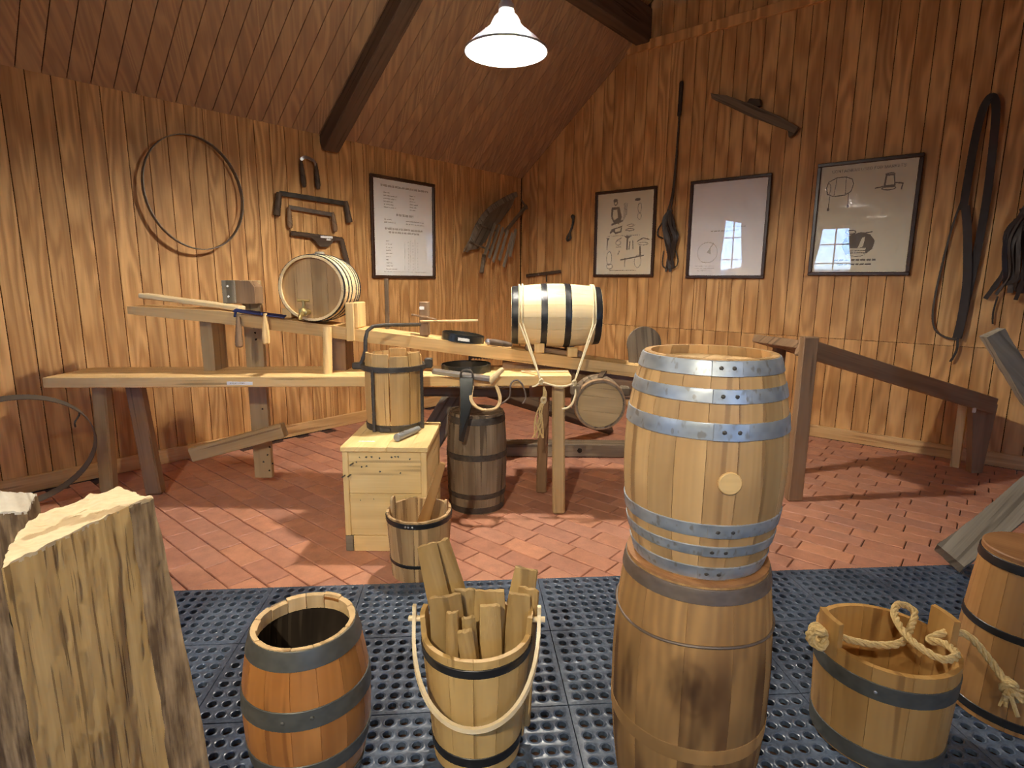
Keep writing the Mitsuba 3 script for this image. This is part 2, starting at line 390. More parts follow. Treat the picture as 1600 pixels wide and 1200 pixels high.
for n_, (h, dist, a, b, i, j) in enumerate(spots):
    tilt = M4(trimesh.transformations.euler_matrix(RNG.normal(0, .004), RNG.normal(0, .004), RNG.normal(0, .004))[:3, :3], (a, b, RNG.normal(0, .0007)))
    Mb = M_ROOM @ tilt
    if n_ < 300:
        put('brick', bm, 'm_brick', 'floor', M=Mb, uv=bm[0][:, :2])
    else:
        rest_v.append(bm[0] @ Mb[:3, :3].T + Mb[:3, 3]); rest_f.append(bm[1] + cnt); cnt += len(bm[0])
        rest_uv.append(bm[0][:, :2] + [3.0 * ((n_ * 37) % 89), 0])
key = 'floor__brick_field'
scene[key] = mikit.ply((np.vstack(rest_v), np.vstack(rest_f)), 'm_brick', smooth=True, uv=np.vstack(rest_uv))
labels[key] = {'kind': 'stuff'}

# walls: backing slabs with vertical boards in front
GP = .1045
def slab(name, poly, h, M, mat): return put(name, extr(poly, h), mat, M=M)
struct(slab('wall_left', Polygon([(-.7, 0), (RWA + .1, 0), (RWA + .1, EAVE + .05), (-.7, EAVE + .05)]), .08, M_LEFT @ trans(0, 0, -.08 - .011), 'm_groove'))
RIDGE_B = -.2
def roof_z(b): return EAVE + (LWB - b) * math.tan(PITCH_ROOF)
def gable_z(b): return roof_z(b) if b > 2.6 else roof_z(b) + .18
struct(slab('wall_right', Polygon([(-LWB - .1, 0), (4.4, 0), (4.4, 3.6), (-RIDGE_B, gable_z(RIDGE_B) + .3), (-2.6, roof_z(2.6) + .45), (-2.66, roof_z(2.66) + .04), (-LWB - .1, EAVE - .02)]), .08, M_RIGHT @ trans(0, 0, -.08 - .011), 'm_groove'))
def board_poly(poly, M, parent, name='board', mt='m_ply'):
    c = .0035
    m = extr(poly, .011)
    put(name, m, mt, parent, axis=(0, 1, 0), M=M @ trans(0, 0, -.011))
x = 1.187 - 18 * .1055
while x < RWA - .03:
    w = .1055
    x1 = min(x + w, RWA)
    if x > -.65: board_poly(sbox(x + .0022, .0, x1 - .0022, EAVE + .01), M_LEFT, 'wall_left')
    x += w
SEAM = .745
b = LWB
while b > -2.35:
    b0 = b - GP
    zt = [gable_z(b) if b < 2.6 or True else 0, gable_z(b0)]
    top0, top1 = min(zt[0], 3.075), min(zt[1], 3.075)
    P = [(-b + .0022, SEAM + .0015), (-b0 - .0022, SEAM + .0015), (-b0 - .0022, max(top1, top0 if top0 < 3.07 else 3.075)), (-b + .0022, top0)]
    P[2] = (P[2][0], top1)
    board_poly(Polygon(P), M_RIGHT, 'wall_right')
    board_poly(sbox(-b + .0022, 0, -b0 - .0022, SEAM - .0015), M_RIGHT, 'wall_right')
    if b < 2.6:
        zz = [gable_z(q) if q > RIDGE_B else gable_z(RIDGE_B) - (RIDGE_B - q) * .78 for q in (b, b0)]
        if min(zz) > 3.2: board_poly(Polygon([(-b + .0022, 3.075), (-b0 - .0022, 3.075), (-b0 - .0022, zz[1]), (-b + .0022, zz[0])]), M_RIGHT @ trans(0, 0, -.004), 'wall_right')
    b = b0
struct(put('trim_1', cbox(5.0, .075, .03, .004, (-2.70 + 2.5, 3.08, .014)), 'm_ply', axis=(1, 0, 0), M=M_RIGHT))
struct(put('baseboard_left', cbox(RWA + .6, .09, .02, .004, ((RWA - .6) / 2, .045, .0105)), 'm_pine_trim', axis=(1, 0, 0), M=M_LEFT))
struct(put('baseboard_right', cbox(6.2, .09, .02, .004, (-LWB + .025 + 3.1, .045, .0105)), 'm_pine_trim', axis=(1, 0, 0), M=M_RIGHT))
# ceiling: lower slope with boards, a purlin, the upper slope
cs, sn = math.cos(PITCH_ROOF), math.sin(PITCH_ROOF)
UPS = -B * cs + Z * sn; NRM = -(B * sn + Z * cs)
M_CEIL = M4(np.stack([A, UPS, NRM], 1), room(0, LWB, EAVE))     # x along A, y up the slope, z down into the room
SL = (LWB - 2.62) / cs
k = struct(slab('ceiling', sbox(-4.6, -.1, RWA + .05, SL), .06, M_CEIL @ trans(0, 0, -.06 - .011), 'm_groove'))
x = -.42
while x < RWA:
    board_poly(sbox(x + .0022, 0, min(x + GP, RWA) - .0022, SL), M_CEIL, 'ceiling', mt='m_ceilply'); x += GP
M_CEIL2 = M4(np.stack([A, UPS, NRM], 1), room(0, 2.58, roof_z(2.58) + .2))
put('upper_slope', extr(sbox(-4.6, 0, RWA + .05, (2.58 - RIDGE_B) / cs), .06), 'm_ply', 'ceiling', axis=(0, 1, 0), M=M_CEIL2 @ trans(0, 0, -.06))
UPS2 = -B * cs - Z * sn; NRM2 = B * sn - Z * cs
put('far_slope', extr(sbox(-4.6, 0, RWA + .05, 5.6), .06), 'm_ply', 'ceiling', axis=(0, 1, 0), M=M4(np.stack([A, UPS2, np.cross(A, UPS2)], 1), room(0, RIDGE_B, roof_z(RIDGE_B) + .2)) @ trans(0, 0, 0 if np.cross(A, UPS2)[2] > 0 else -.06))
struct(put('beam_1', cbox(9.2, .13, .26, .006, (.08, 2.555, roof_z(2.62) + .09)), 'm_rafter', axis=(1, 0, 0), M=M_ROOM))
# the dark rafter that runs up the lower slope, its foot lapping the wall
put('rafter', cbox(.13, SL + .05, .11, .006, (2.47, SL / 2 - .02, .055)), 'm_rafter', 'ceiling', axis=(0, 1, 0), M=M_CEIL)
# behind the viewer: the rest of the room with the windows whose light and reflections the photograph shows
def wall_with(name, poly, holes, M):
    for h in holes: poly = poly.difference(h)
    return struct(put(name, extr(poly, .1), 'm_wallpaint', M=M))
M_BACK = M4(np.stack([B, Z, A], 1), A * -4.5)       # x = B
wins = [(4.70, 5.28, .95, 2.42), (2.45, 3.25, .95, 2.1)]
wall_with('wall_back', sbox(-4.4, 0, 6, 6.5), [sbox(w[0], w[2], w[1], w[3]) for w in wins], M_BACK @ trans(0, 0, -.1))
M_SIDE = M4(np.stack([-A, Z, B], 1), B * -4.3)      # x = -A
swins = [(.4, 1.6, .9, 2.2), (2.3, 3.5, .9, 2.2)]
wall_with('wall_side', sbox(-RWA - .1, 0, 4.6, 3.3), [sbox(w[0], w[2], w[1], w[3]) for w in swins], M_SIDE @ trans(0, 0, -.1))
struct(put('wall_return', extr(sbox(0, 0, 2.3, 3.2), .1), 'm_wallpaint', M=M4(np.stack([B, Z, A], 1), A * -.72 + B * LWB) @ trans(0, 0, 0)))
struct(put('wall_end', extr(sbox(-.8, 0, 4.6, 3.2), .1), 'm_wallpaint', M=M4(np.stack([-A, Z, -B], 1), B * 6.1)))
struct(put('ceiling_rear', cbox(3.95, 2.35, .06, .004, (-2.6, 5.0, EAVE + .35)), 'm_wallpaint', M=M_ROOM))
struct(put('wall_rear_header', cbox(3.95, .06, .5, .004, (-2.6, LWB + .0, EAVE + .2)), 'm_wallpaint', M=M_ROOM))
for n_, (w, M) in enumerate([(w, M_BACK) for w in wins] + [(w, M_SIDE) for w in swins]):
    x0, x1, z0, z1 = w; cx, cz = (x0 + x1) / 2, (z0 + z1) / 2
    fr = cat(cbox(x1 - x0 + .1, .05, .05, .004, (cx, z0, 0)), cbox(x1 - x0 + .1, .05, .05, .004, (cx, z1, 0)), cbox(.05, z1 - z0, .05, .004, (x0, cz, 0)), cbox(.05, z1 - z0, .05, .004, (x1, cz, 0)),
             cbox(.025, z1 - z0, .03, .003, (cx, cz, -.02)), cbox(x1 - x0, .025, .03, .003, (cx, z0 + (z1 - z0) * .36, -.02)), cbox(x1 - x0, .025, .03, .003, (cx, z0 + (z1 - z0) * .7, -.02)))
    struct(put(f'window_{n_ + 1}', fr, 'm_curtain', M=M))
    for s in (-1, 1):       # tied-back curtain
        e = x0 if s < 0 else x1; d = -s
        pts = [(e, z1), (cx + .30 * (x1 - x0) * s, z1), (cx + .36 * (x1 - x0) * s, z0 + .62 * (z1 - z0)), (e + .06 * (x1 - x0) * d, z0 + .32 * (z1 - z0)), (e + .16 * (x1 - x0) * d, z0), (e, z0)]
        put('curtain', extr(Polygon(pts), .01), 'm_curtain', f'window_{n_ + 1}', M=M @ trans(0, 0, .04))

# ------------------------------------------------------------------ rubber mats: tiles with raised-rim holes
TILE = .3285; V0 = 2.018; U0 = .270
def mat_tile():
    g = .0012; plate = sbox(-TILE / 2 + g, -.334 / 2 + g, TILE / 2 - g, .334 / 2 - g)
    pts = [((i - 3.5) * .0385, (j - 3.5) * .0395) for i in range(8) for j in range(8)]
    N = 14; r0, r1, r2, h = .0118, .0150, .0175, .0022
    ring = [(math.cos(2 * PI * k / N), math.sin(2 * PI * k / N)) for k in range(N)]
    holes = [[(px + r2 * c, py + r2 * s) for c, s in ring][::-1] for px, py in pts]
    poly = Polygon(plate.exterior.coords, holes)
    v2, f2 = trimesh.creation.triangulate_polygon(poly, engine='earcut')
    V = [np.c_[v2, np.zeros(len(v2))]]; Fs = [np.array(f2)]; n = len(v2)
    t = .011
    for px, py in pts:
        rr = [(r2, 0), (r1, h), (r0, h * .3), (r0 * .96, -t)]
        q = np.array([[(px + r * c, py + r * s, z) for c, s in ring] for r, z in rr]).reshape(-1, 3); V.append(q)
        for a in range(3):
            for k in range(N):
                l = (k + 1) % N
                Fs.append(np.array([[n + a * N + k, n + a * N + l, n + (a + 1) * N + l], [n + a * N + k, n + (a + 1) * N + l, n + (a + 1) * N + k]]))
        n += len(q)
    e = np.array([(x, y) for x, y in list(plate.exterior.coords)[:4]])
    for k in range(4):
        a, b_ = e[k], e[(k + 1) % 4]
        V.append(np.array([[*a, 0], [*b_, 0], [*b_, -t], [*a, -t]])); Fs.append(np.array([[n, n + 2, n + 1], [n, n + 3, n + 2]])); n += 4
    V, Fs = np.vstack(V), np.vstack(Fs)
    m = trimesh.Trimesh(V, Fs, process=True)
    nz = np.cross(m.vertices[m.faces[:, 1]] - m.vertices[m.faces[:, 0]], m.vertices[m.faces[:, 2]] - m.vertices[m.faces[:, 0]])
    return trimesh.graph.smooth_shade(m, angle=math.radians(50), facet_minarea=None)
tm = mat_tile()
tile = mikit.ply(tm, 'm_rubber', smooth=True)
mat = thing('rubber_mat', 'dark rubber floor mat of square tiles full of round holes, across the foreground', 'mat')
UD = (A - B) / math.sqrt(2); VD = (A + B) / math.sqrt(2)
for i in range(-5, 6):
    for j in range(0, 6):
        u = U0 + (i + .5) * TILE; v = V0 - (j + .5) * .335
        c = UD * u + VD * v
        if c[1] < .05: continue
        key = numbered(mat + '__tile')
        scene[key] = {**tile, 'to_world': T4(M4(np.stack([UD, VD, Z], 1), c + Z * .0125).tolist())}
MZ = .0125 + .0022       # top of the mats' rims

# ------------------------------------------------------------------ coopered vessels
def arc_pt(R, a, z): return np.array([R * math.cos(a), R * math.sin(a), z])
def staves(parent, R, h, n, t, mat, M=None, a0=0., tops=None, z0=0., nz=14, na=4, gap=.0007, name='stave', mats=None):
    """separate staves: R(z) outer radius, t thick; tops: extra height per stave"""
    for i in range(n):
        b0, b1 = a0 + 2 * PI * i / n, a0 + 2 * PI * (i + 1) / n
        zt = h + (tops[i] if tops is not None else 0)
        zs = np.linspace(z0, zt, nz); Rz = np.array([R(min(z, h)) if z <= h else R(h) + (z - h) * (R(h) - R(h * .9)) / (h * .1) for z in zs])
        g = gap / Rz; ss = np.linspace(0, 1, na)
        an = (b0 + g / 2)[:, None] + ss[None] * ((b1 - b0) - g)[:, None]
        def grid(Rr): return np.stack([Rr[:, None] * np.cos(an), Rr[:, None] * np.sin(an), np.repeat(zs[:, None], na, 1)], -1)
        bev = np.where(np.arange(nz) == nz - 1, .0018, 0)
        O, I = grid(Rz - bev), grid(Rz - t)
        Vs, Fs, UV = [], [], []
        def patch(P, flip, uvp):
            m, k = P.shape[:2]; base = sum(len(v) for v in Vs)
            Vs.append(P.reshape(-1, 3)); UV.append(np.asarray(uvp).reshape(-1, 2))
            for a in range(m - 1):
                for b in range(k - 1):
                    q = [base + a * k + b, base + a * k + b + 1, base + (a + 1) * k + b + 1, base + (a + 1) * k + b]
                    if flip: q = q[::-1]
                    Fs.extend([[q[0], q[1], q[2]], [q[0], q[2], q[3]]])
        uu = (ss[None] * (b1 - b0) * Rz[:, None]); vv = np.repeat(zs[:, None], na, 1)
        patch(O, False, np.stack([uu, vv], -1)); patch(I, True, np.stack([uu + .3, vv], -1))
        for row, fl_ in ((-1, False), (0, True)):
            patch(np.stack([O[row], I[row]]), fl_, np.stack([np.stack([uu[row], vv[row]], -1), np.stack([uu[row] + .01, vv[row] + t], -1)]))
        for col, fl_ in ((0, True), (-1, False)):
            patch(np.stack([O[:, col], I[:, col]], 1), fl_, np.stack([np.stack([uu[:, col], vv[:, col]], -1), np.stack([uu[:, col] + t, vv[:, col]], -1)], 1))
        mm = mats[i % len(mats)] if mats else mat
        put(name, (np.vstack(Vs), np.array(Fs)), mm, parent, uv=np.vstack(UV), M=M)
def hoop(parent, R, z0, z1, th, mat, M=None, rivets=(), rmat='m_iron', lap=None, name='hoop', n=72, label=None):
    zs = np.linspace(z0, z1, 4)
    prof = [(R(z0) - .004, z0), (R(z0) + th * .4, z0)] + [(R(z) + th, min(max(z, z0 + .0012), z1 - .0012)) for z in zs] + [(R(z1) + th * .4, z1), (R(z1) - .004, z1)]
    k = put(name, lathe(prof, n, closed=True), mat, parent, M=M, ang=40, label=label)
    zc = (z0 + z1) / 2
    for a, z in rivets:
        s = trimesh.creation.icosphere(2, .0044); s.apply_scale([1, 1, .55])
        a = math.radians(a)
        s.apply_transform(frame(arc_pt(R(z) + th + .0004, a, z), [-math.sin(a), math.cos(a), 0], [math.cos(a), math.sin(a), 0]))
        put('rivet', s, rmat, k, M=M)
    if lap:
        a0, a1 = math.radians(lap[0]), math.radians(lap[1]); N = 8; P = []
        for z in (z0 + .0008, z1 - .0008):
            P.append([arc_pt(R(z) + th, a, z) for a in np.linspace(a0, a1, N)]); P.append([arc_pt(R(z) + th + .0016, a, z) for a in np.linspace(a0 + .01, a1 - .01, N)])
        lo_i, lo_o, hi_i, hi_o = [np.array(q) for q in P]
        V = np.vstack([lo_i, lo_o, hi_o, hi_i]); F = []
        for r_ in range(3):
            for j in range(N - 1):
                q = [r_ * N + j, r_ * N + j + 1, (r_ + 1) * N + j + 1, (r_ + 1) * N + j]; F += [[q[0], q[1], q[2]], [q[0], q[2], q[3]]]
        F += [[0, N, 2 * N], [0, 2 * N, 3 * N], [N - 1, 3 * N - 1, 2 * N - 1], [N - 1, 4 * N - 1, 3 * N - 1]]
        put('lap', trimesh.Trimesh(V, F, process=False), mat, k, M=M)
    return k
def head(parent, R, z, t, n, mat, M=None, ang=0., name='head_board'):
    w = 2 * R / n; c, s = math.cos(ang), math.sin(ang)
    for i in range(n):
        P = Point(0, 0).buffer(R, 48).intersection(sbox(-R, -R + i * w + .0004, R, -R + (i + 1) * w - .0004))
        put(name, extr(P, t), mat, parent, axis=(1, 0, 0), M=(M if M is not None else np.eye(4)) @ trans(0, 0, z) @ rotm([0, 0, 1], math.degrees(ang)))
def bulge(Re, Rm, h, e=2.0): return lambda z: Re + (Rm - Re) * (1 - abs((z - h / 2) / (h / 2)) ** e)
def solid_lathe(parent, name, prof, mat, M=None, n=48, ang=35, label=None): return put(name, lathe(prof, n), mat, parent, M=M, ang=ang, label=label)

# the stack: a weathered barrel with a hooped oak barrel on its lid
SX, SY = .4027, 1.158
t = thing('barrel', 'weathered brown oak barrel with a dark knot and one rusty top hoop, carrying another barrel', 'barrel')
h = .551; R = bulge(.147, .1685, h, 2.2); M = trans(SX, SY, MZ)
staves(t, R, h, 11, .018, 'm_weathered', M, a0=math.radians(-112), nz=18, na=6, gap=.0004)
hoop(t, R, .513, .543, .0022, 'm_rust', M, label='wide rusty brown hoop')
Rw = tube([arc_pt(R(.428) + .002, a, .428 + .004 * math.sin(3 * a)) for a in np.linspace(0, 2 * PI, 72, endpoint=False)], .0028, 6, closed=True)
put('wire_hoop', Rw, 'm_rust', t, M=M)
hoop(t, R, .172, .206, .0012, 'm_weathered', M, name='hoop_trace')
head(t, .1305, .531, .018, 3, 'm_lid', M, .4)
put('chime', lathe([(.129, .53), (.147, .548), (.147, .5525), (.129, .5525)], 64, closed=True), 'm_lid', t, M=M)

t = thing('barrel', 'oak barrel with six galvanised steel hoops and a round bung, standing on the weathered barrel', 'barrel')
h = .434; R = bulge(.1315, .1625, h, 2.1); z0 = MZ + .5535; M = trans(SX, SY, z0)
staves(t, R, h, 18, .014, 'm_oak', M, a0=math.radians(-107), nz=18)
for (u, v), rv in zip([(.972, 1.0015), (.924, .950), (.857, .889), (.667, .695), (.626, .648), (.572, .601)], [(-100.2, -90.8), (-98.5, -89), (-96.8, -87), (-95.9, -85.8), (-98.2, -88.5), (-100.1, -90.5)]):
    hoop(t, R, max(u - z0, .001), min(v - z0, h - .002), .0022, 'm_galv', M, [(a, (u + v) / 2 - z0) for a in rv], lap=(rv[0] - 7, rv[1] + 7), label='grey galvanised steel hoop')
head(t, .121, h - .034, .014, 5, 'm_rim', M, 1.0)
a = math.radians(-91.3); zb = .779 - z0
put('bung', moved(cyl(.0215, .012, 32), frame(arc_pt(R(zb) - .007, a, zb), [-math.sin(a), math.cos(a), 0], [math.cos(a), math.sin(a), 0])), 'm_bench', t, M=M, axis=(1, 0, 0))

# open barrel in front
t = thing('barrel', 'open varnished orange barrel with dark iron hoops and no lid, on the rubber mat', 'barrel')
h = .372; R = bulge(.1115, .1395, h, 2.0); M = trans(-.463, 1.17, MZ)
staves(t, R, h - .005, 15, .012, 'm_varnish', M, a0=.2, nz=14)
for u, v in ((.330, .3695), (.205, .248), (.080, .118), (.003, .035)):
    k = hoop(t, R, u, v, .0022, 'm_hoop', M, [(-78 + RNG.normal(0, 6), (u + v) / 2), (-70 + RNG.normal(0, 3), (u + v) / 2 + .004)] if u < .3 else (), rmat='m_hoop')
Ri = lambda z: R(z) - .0125
put('liner', lathe([(Ri(.025), .025)] + [(Ri(z), z) for z in np.linspace(.03, h - .032, 10)] + [(Ri(z) - .004, z) for z in np.linspace(h - .032, .02, 10)], 60, closed=True), 'm_char', t, M=M, label='charred black inside')
for i in range(15):          # bevelled pale stave ends
    b0, b1 = .2 + 2 * PI * i / 15 + .009, .2 + 2 * PI * (i + 1) / 15 - .009; j = RNG.normal(0, .0018)
    V = []
    for a_ in np.linspace(b0, b1, 4):
        V += [arc_pt(R(h) - .0002, a_, h + .0005 + j), arc_pt(R(h) - .012 + j, a_, h - .002 + j), arc_pt(Ri(h - .03) - .0055, a_, h - .034), arc_pt(R(h - .03) - .006, a_, h - .03)]
    F = []
    for c_ in range(3):
        for d_ in range(4):
            e_ = (d_ + 1) % 4; q = [c_ * 4 + d_, (c_ + 1) * 4 + d_, (c_ + 1) * 4 + e_, c_ * 4 + e_]; F += [q[:3], [q[0], q[2], q[3]]]
    F += [[0, 1, 2], [0, 2, 3], [12, 14, 13], [12, 15, 14]]
    tmm = trimesh.Trimesh(V, F, process=False); tmm.fix_normals()
    put('stave_end', tmm, 'm_rim', t, M=M, ang=25)
head(t, Ri(.03), .022, .01, 4, 'm_char', M)

# bucket of staves
BX, BY = -.0787, 1.235
t = thing('bucket', 'pale wooden bucket with a bent white bail handle, full of loose staves', 'bucket')
h = .314; Rb = lambda z: .105 + (.1315 - .105) * z / h; M = trans(BX, BY, MZ)
tops = [0.] * 14; ears = (0, 7)
for e in ears: tops[e] = .042
staves(t, Rb, h, 14, .013, 'm_bucket', M, a0=-PI / 14, tops=tops, nz=6)
hoop(t, Rb, .272, .294, .0018, 'm_band', M); hoop(t, Rb, .030, .056, .0018, 'm_band', M)
head(t, .099, .02, .012, 4, 'm_bucket', M)
zp = .350 - MZ
th = np.linspace(0, PI, 41); bp = np.stack([.1475 * np.cos(th), -.148 * np.sin(th) ** .9, zp + .012 * (np.abs(np.cos(th)) ** 8) - .172 * np.sin(th) ** .8], 1)
bp = np.vstack([bp[:1] + [[.0, 0, .022]], bp, bp[-1:] + [[.0, 0, .022]]])
put('bail', tube(bp, 0, flat=(.0115, .0085), nrm=np.c_[bp[:, :2], bp[:, 2] * 0] + [0, -1e-4, 0]), 'm_bail', t, M=M, axis=(1, 0, 0), label='bent pale wood bail handle')
for s in (-1, 1):
    put('peg', moved(cyl(.0068, .034, 16), frame((s * .128, 0, zp), [0, 1, 0], [s, 0, 0])), 'm_bail', t, M=M)
def stave_piece(key_label, top, bottom, w, th=.013, face=(0, -1, 0), taper=.9, sag=.0095, mat='m_stave', grp='loose staves in the bucket'):
    top, bottom = np.array(top, float), np.array(bottom, float); L = np.linalg.norm(top - bottom)
    k_ = 7; xs = np.linspace(-1, 1, k_); prof = [(x * w / 2, -sag * x * x) for x in xs] + [(x * w / 2, -th - sag * x * x * .7) for x in xs[::-1]]
    N = 9; V = []
    for i in range(N):
        s = i / (N - 1); sc = 1 - (1 - taper) * abs(2 * s - 1) ** 3
        bow = -.012 * (1 - (2 * s - 1) ** 2)
        for x, y in prof:
            zt = s * L + (RNG.normal(0, .0012) - .004 * (x / w * 2) ** 4 if i == N - 1 else 0)
            V.append((x * sc, -(y - bow), zt))
    n = len(prof); F = []
    for i in range(N - 1):
        for j in range(n):
            l = (j + 1) % n; q = [i * n + j, i * n + l, (i + 1) * n + l, (i + 1) * n + j]; F += [q[:3], [q[0], q[2], q[3]]]
    for j in range(k_ - 1):
        a_, b_ = j, n - 1 - j
        F += [[a_, b_, b_ - 1], [a_, b_ - 1, a_ + 1]]
        o = (N - 1) * n; F += [[o + a_, o + b_ - 1, o + b_], [o + a_, o + a_ + 1, o + b_ - 1]]
    tmm = trimesh.Trimesh(V, F, process=False); tmm.fix_normals()
    zd = (top - bottom) / L; y = -np.array(face, float); y = y - zd * (zd @ y); y /= np.linalg.norm(y)
    Mx = M4(np.stack([np.cross(y, zd), y, zd], 1), bottom)
    k = put('barrel_stave', tmm, mat, axis=(0, 0, 1), ang=28, M=Mx)
    tag(k, key_label, 'stave', grp); return k
zb = MZ + .035
sv = 'wooden barrel stave in the bucket, '
for lab, top, bot, w, thk, face in [
    (sv + 'the tall one leaning left in front', (-.208, 1.315, .497), (-.10, 1.235, zb), .055, .016, (.1, -1, 0)),
    (sv + 'the tall one leaning left behind its twin', (-.172, 1.345, .493), (-.045, 1.318, zb), .045, .014, (.55, -1, 0)),
    (sv + 'broad rounded one at the left rim', (-.152, 1.228, .409), (-.128, 1.208, zb), .082, .013, (.15, -1, .0)),
    (sv + 'broad rounded one half hidden behind left', (-.110, 1.272, .400), (-.092, 1.262, zb), .058, .013, (0, -1, 0)),
    (sv + 'broad one standing in the middle', (-.050, 1.262, .404), (-.045, 1.25, zb), .078, .013, (0, -1, 0)),
    (sv + 'narrow one in front of the middle', (-.046, 1.212, .395), (-.040, 1.185, zb), .052, .015, (.1, -1, 0)),
    (sv + 'short thin upright one in front left', (-.132, 1.166, .405), (-.125, 1.158, zb), .029, .013, (-.1, -1, 0)),
    (sv + 'short tilted one low in front', (-.101, 1.150, .369), (-.06, 1.15, zb), .037, .014, (.1, -1, 0)),
    (sv + 'short dark one behind the tilted one', (-.094, 1.186, .381), (-.07, 1.18, zb), .034, .012, (.2, -1, 0)),
    (sv + 'broad one at the right rim', (.020, 1.242, .407), (.006, 1.215, zb), .058, .013, (-.25, -1, 0)),
    (sv + 'one just behind the right rim stave', (.040, 1.268, .408), (.022, 1.25, zb), .056, .012, (-.45, -1, 0)),
    (sv + 'one leaning right at the back', (.043, 1.345, .418), (-.03, 1.31, zb), .066, .013, (0, -1, -.12))]:
    stave_piece(lab, top, bot, w, thk, face)

# tub with rope handle
TX, TY = .931, 1.283
t = thing('tub', 'round wooden tub with two tall ears and dark hoops, a rope strung across it', 'tub')
h = .264; Rt = lambda z: .144 + .011 * z / h; M = trans(TX, TY, MZ)
tops = [0.] * 12
for e in (0, 6): tops[e] = .062
staves(t, Rt, h, 12, .0155, 'm_tub', M, a0=math.radians(3) - PI / 12, tops=tops, nz=6, na=5)
hoop(t, Rt, .186, .228, .0022, 'm_hoop', M, [(-128, .207)], rmat='m_steel'); hoop(t, Rt, .004, .050, .0022, 'm_hoop', M)
head(t, .137, .02, .013, 4, 'm_tub', M)
zr = MZ + h + .004
P = spl([(TX - .175, TY - .005, zr + .012), (TX - .145, TY - .004, zr + .012), (TX - .09, TY + .0, zr - .012), (TX - .02, TY - .005, zr - .022), (TX + .035, TY - .01, zr - .010), (TX + .095, TY + .045, zr + .006), (TX + .118, TY + .075, zr + .022), (TX + .085, TY + .085, zr + .034), (TX + .04, TY + .035, zr + .034), (TX + .025, TY - .045, zr + .022), (TX + .05, TY - .112, zr + .018), (TX + .10, TY - .095, zr + .016), (TX + .118, TY - .035, zr + .004), (TX + .10, TY - .01, zr - .004), (TX + .15, TY - .006, zr + .016), (TX + .19, TY - .02, zr + .012), (TX + .222, TY - .05, zr - .03), (TX + .235, TY - .085, zr - .062)], 10)
k = put('rope', rope(P, .0088), 'm_rope'); tag(k, 'thick twisted rope looped across the round wooden tub, knotted at both ears', 'rope')
def knot(c, r, M=None):
    ms = []
    for q in range(3):
        a_ = np.linspace(0, 2 * PI, 26); ph = q * 1.1
        Pk = np.stack([r * .62 * np.cos(a_ + ph), r * .5 * np.sin(a_ * 1 + ph) * math.cos(ph * 1.7) + r * .2 * np.sin(2 * a_), r * .75 * np.sin(a_ + ph)], 1)
        ms.append(rope(Pk + np.array(c), r * .34))
    return cat(*ms)
put('knot', knot((TX - .178, TY - .012, zr + .006), .027), 'm_rope', k)
put('frayed_end', cat(knot((TX + .238, TY - .09, zr - .070), .020), *[tube(spl([(TX + .236, TY - .09, zr - .07), (TX + .236 + d[0], TY - .10 + d[1], zr - .08 + d[2])], 4), .0042 + .001 * math.sin(i), 6) for i, d in enumerate(RNG.normal(0, 1, (16, 3)) * [.022, .016, .014] + [.004, -.014, -.01])]), 'm_rope', k)

# churn cut by the right edge
t = thing('churn', 'tall orange-brown wooden churn with black hoops and flat lid at the right edge', 'churn')
h = .44; Rc = lambda z: .150 - .036 * z / h; M = trans(1.370, 1.387, MZ)
staves(t, Rc, h, 16, .012, 'm_churn', M, nz=5)
for u, v in ((.410, .434), (.236, .256), (.012, .034)): hoop(t, Rc, u, v, .0022, 'm_band', M)
solid_lathe(t, 'lid', [(.10, h - .012), (.1125, h - .008), (.1125, h + .006), (.109, h + .009)], 'm_lid', M)

# washing bucket by the crate
t = thing('bucket', 'small worn wooden bucket with two lugs, on the bricks before the crate', 'bucket')
h = .256; Rv = lambda z: .110 + .0175 * z / h; M = trans(-.36, 2.114, 0.001)
tops = list(RNG.normal(0, .0025, 15))
staves(t, Rv, h, 15, .0125, 'm_wash', M, a0=.1, tops=tops, nz=5)
for u, v in ((.226, .246), (.062, .076)): hoop(t, Rv, u, v, .002, 'm_band', M, [(-104, (u + v) / 2), (-99, (u + v) / 2), (-92, (u + v) / 2)] if u > .2 else (), rmat='m_steel')
head(t, .105, .02, .012, 4, 'm_wash', M)
for a_ in (math.radians(168), math.radians(-6)):
    lug = extr(unary_union([sbox(-.017, -.07, .017, .028), Point(0, .028).buffer(.017)]), .010)
    put('lug', lug, 'm_wash', t, axis=(0, 1, 0), M=M @ M4(np.stack([[-math.sin(a_), math.cos(a_), 0], [0, 0, 1], [math.cos(a_), math.sin(a_), 0]], 1), arc_pt(Rv(h) - .024, a_, h)))
m, Mx = beam((-.40, 2.14, .03), (-.262, 2.10, .452), .048, .012, (0, -1, 0), .003)
vv = m.vertices; s = (vv[:, 0] - vv[:, 0].min()) / np.ptp(vv[:, 0]); m.vertices = np.c_[vv[:, 0], vv[:, 1] * (1.35 - .85 * s), vv[:, 2]]
tag(put('paddle', subdiv(m, .08), 'm_churn', axis=(1, 0, 0), M=Mx), 'reddish flat wooden paddle leaning in the small worn bucket', 'paddle')

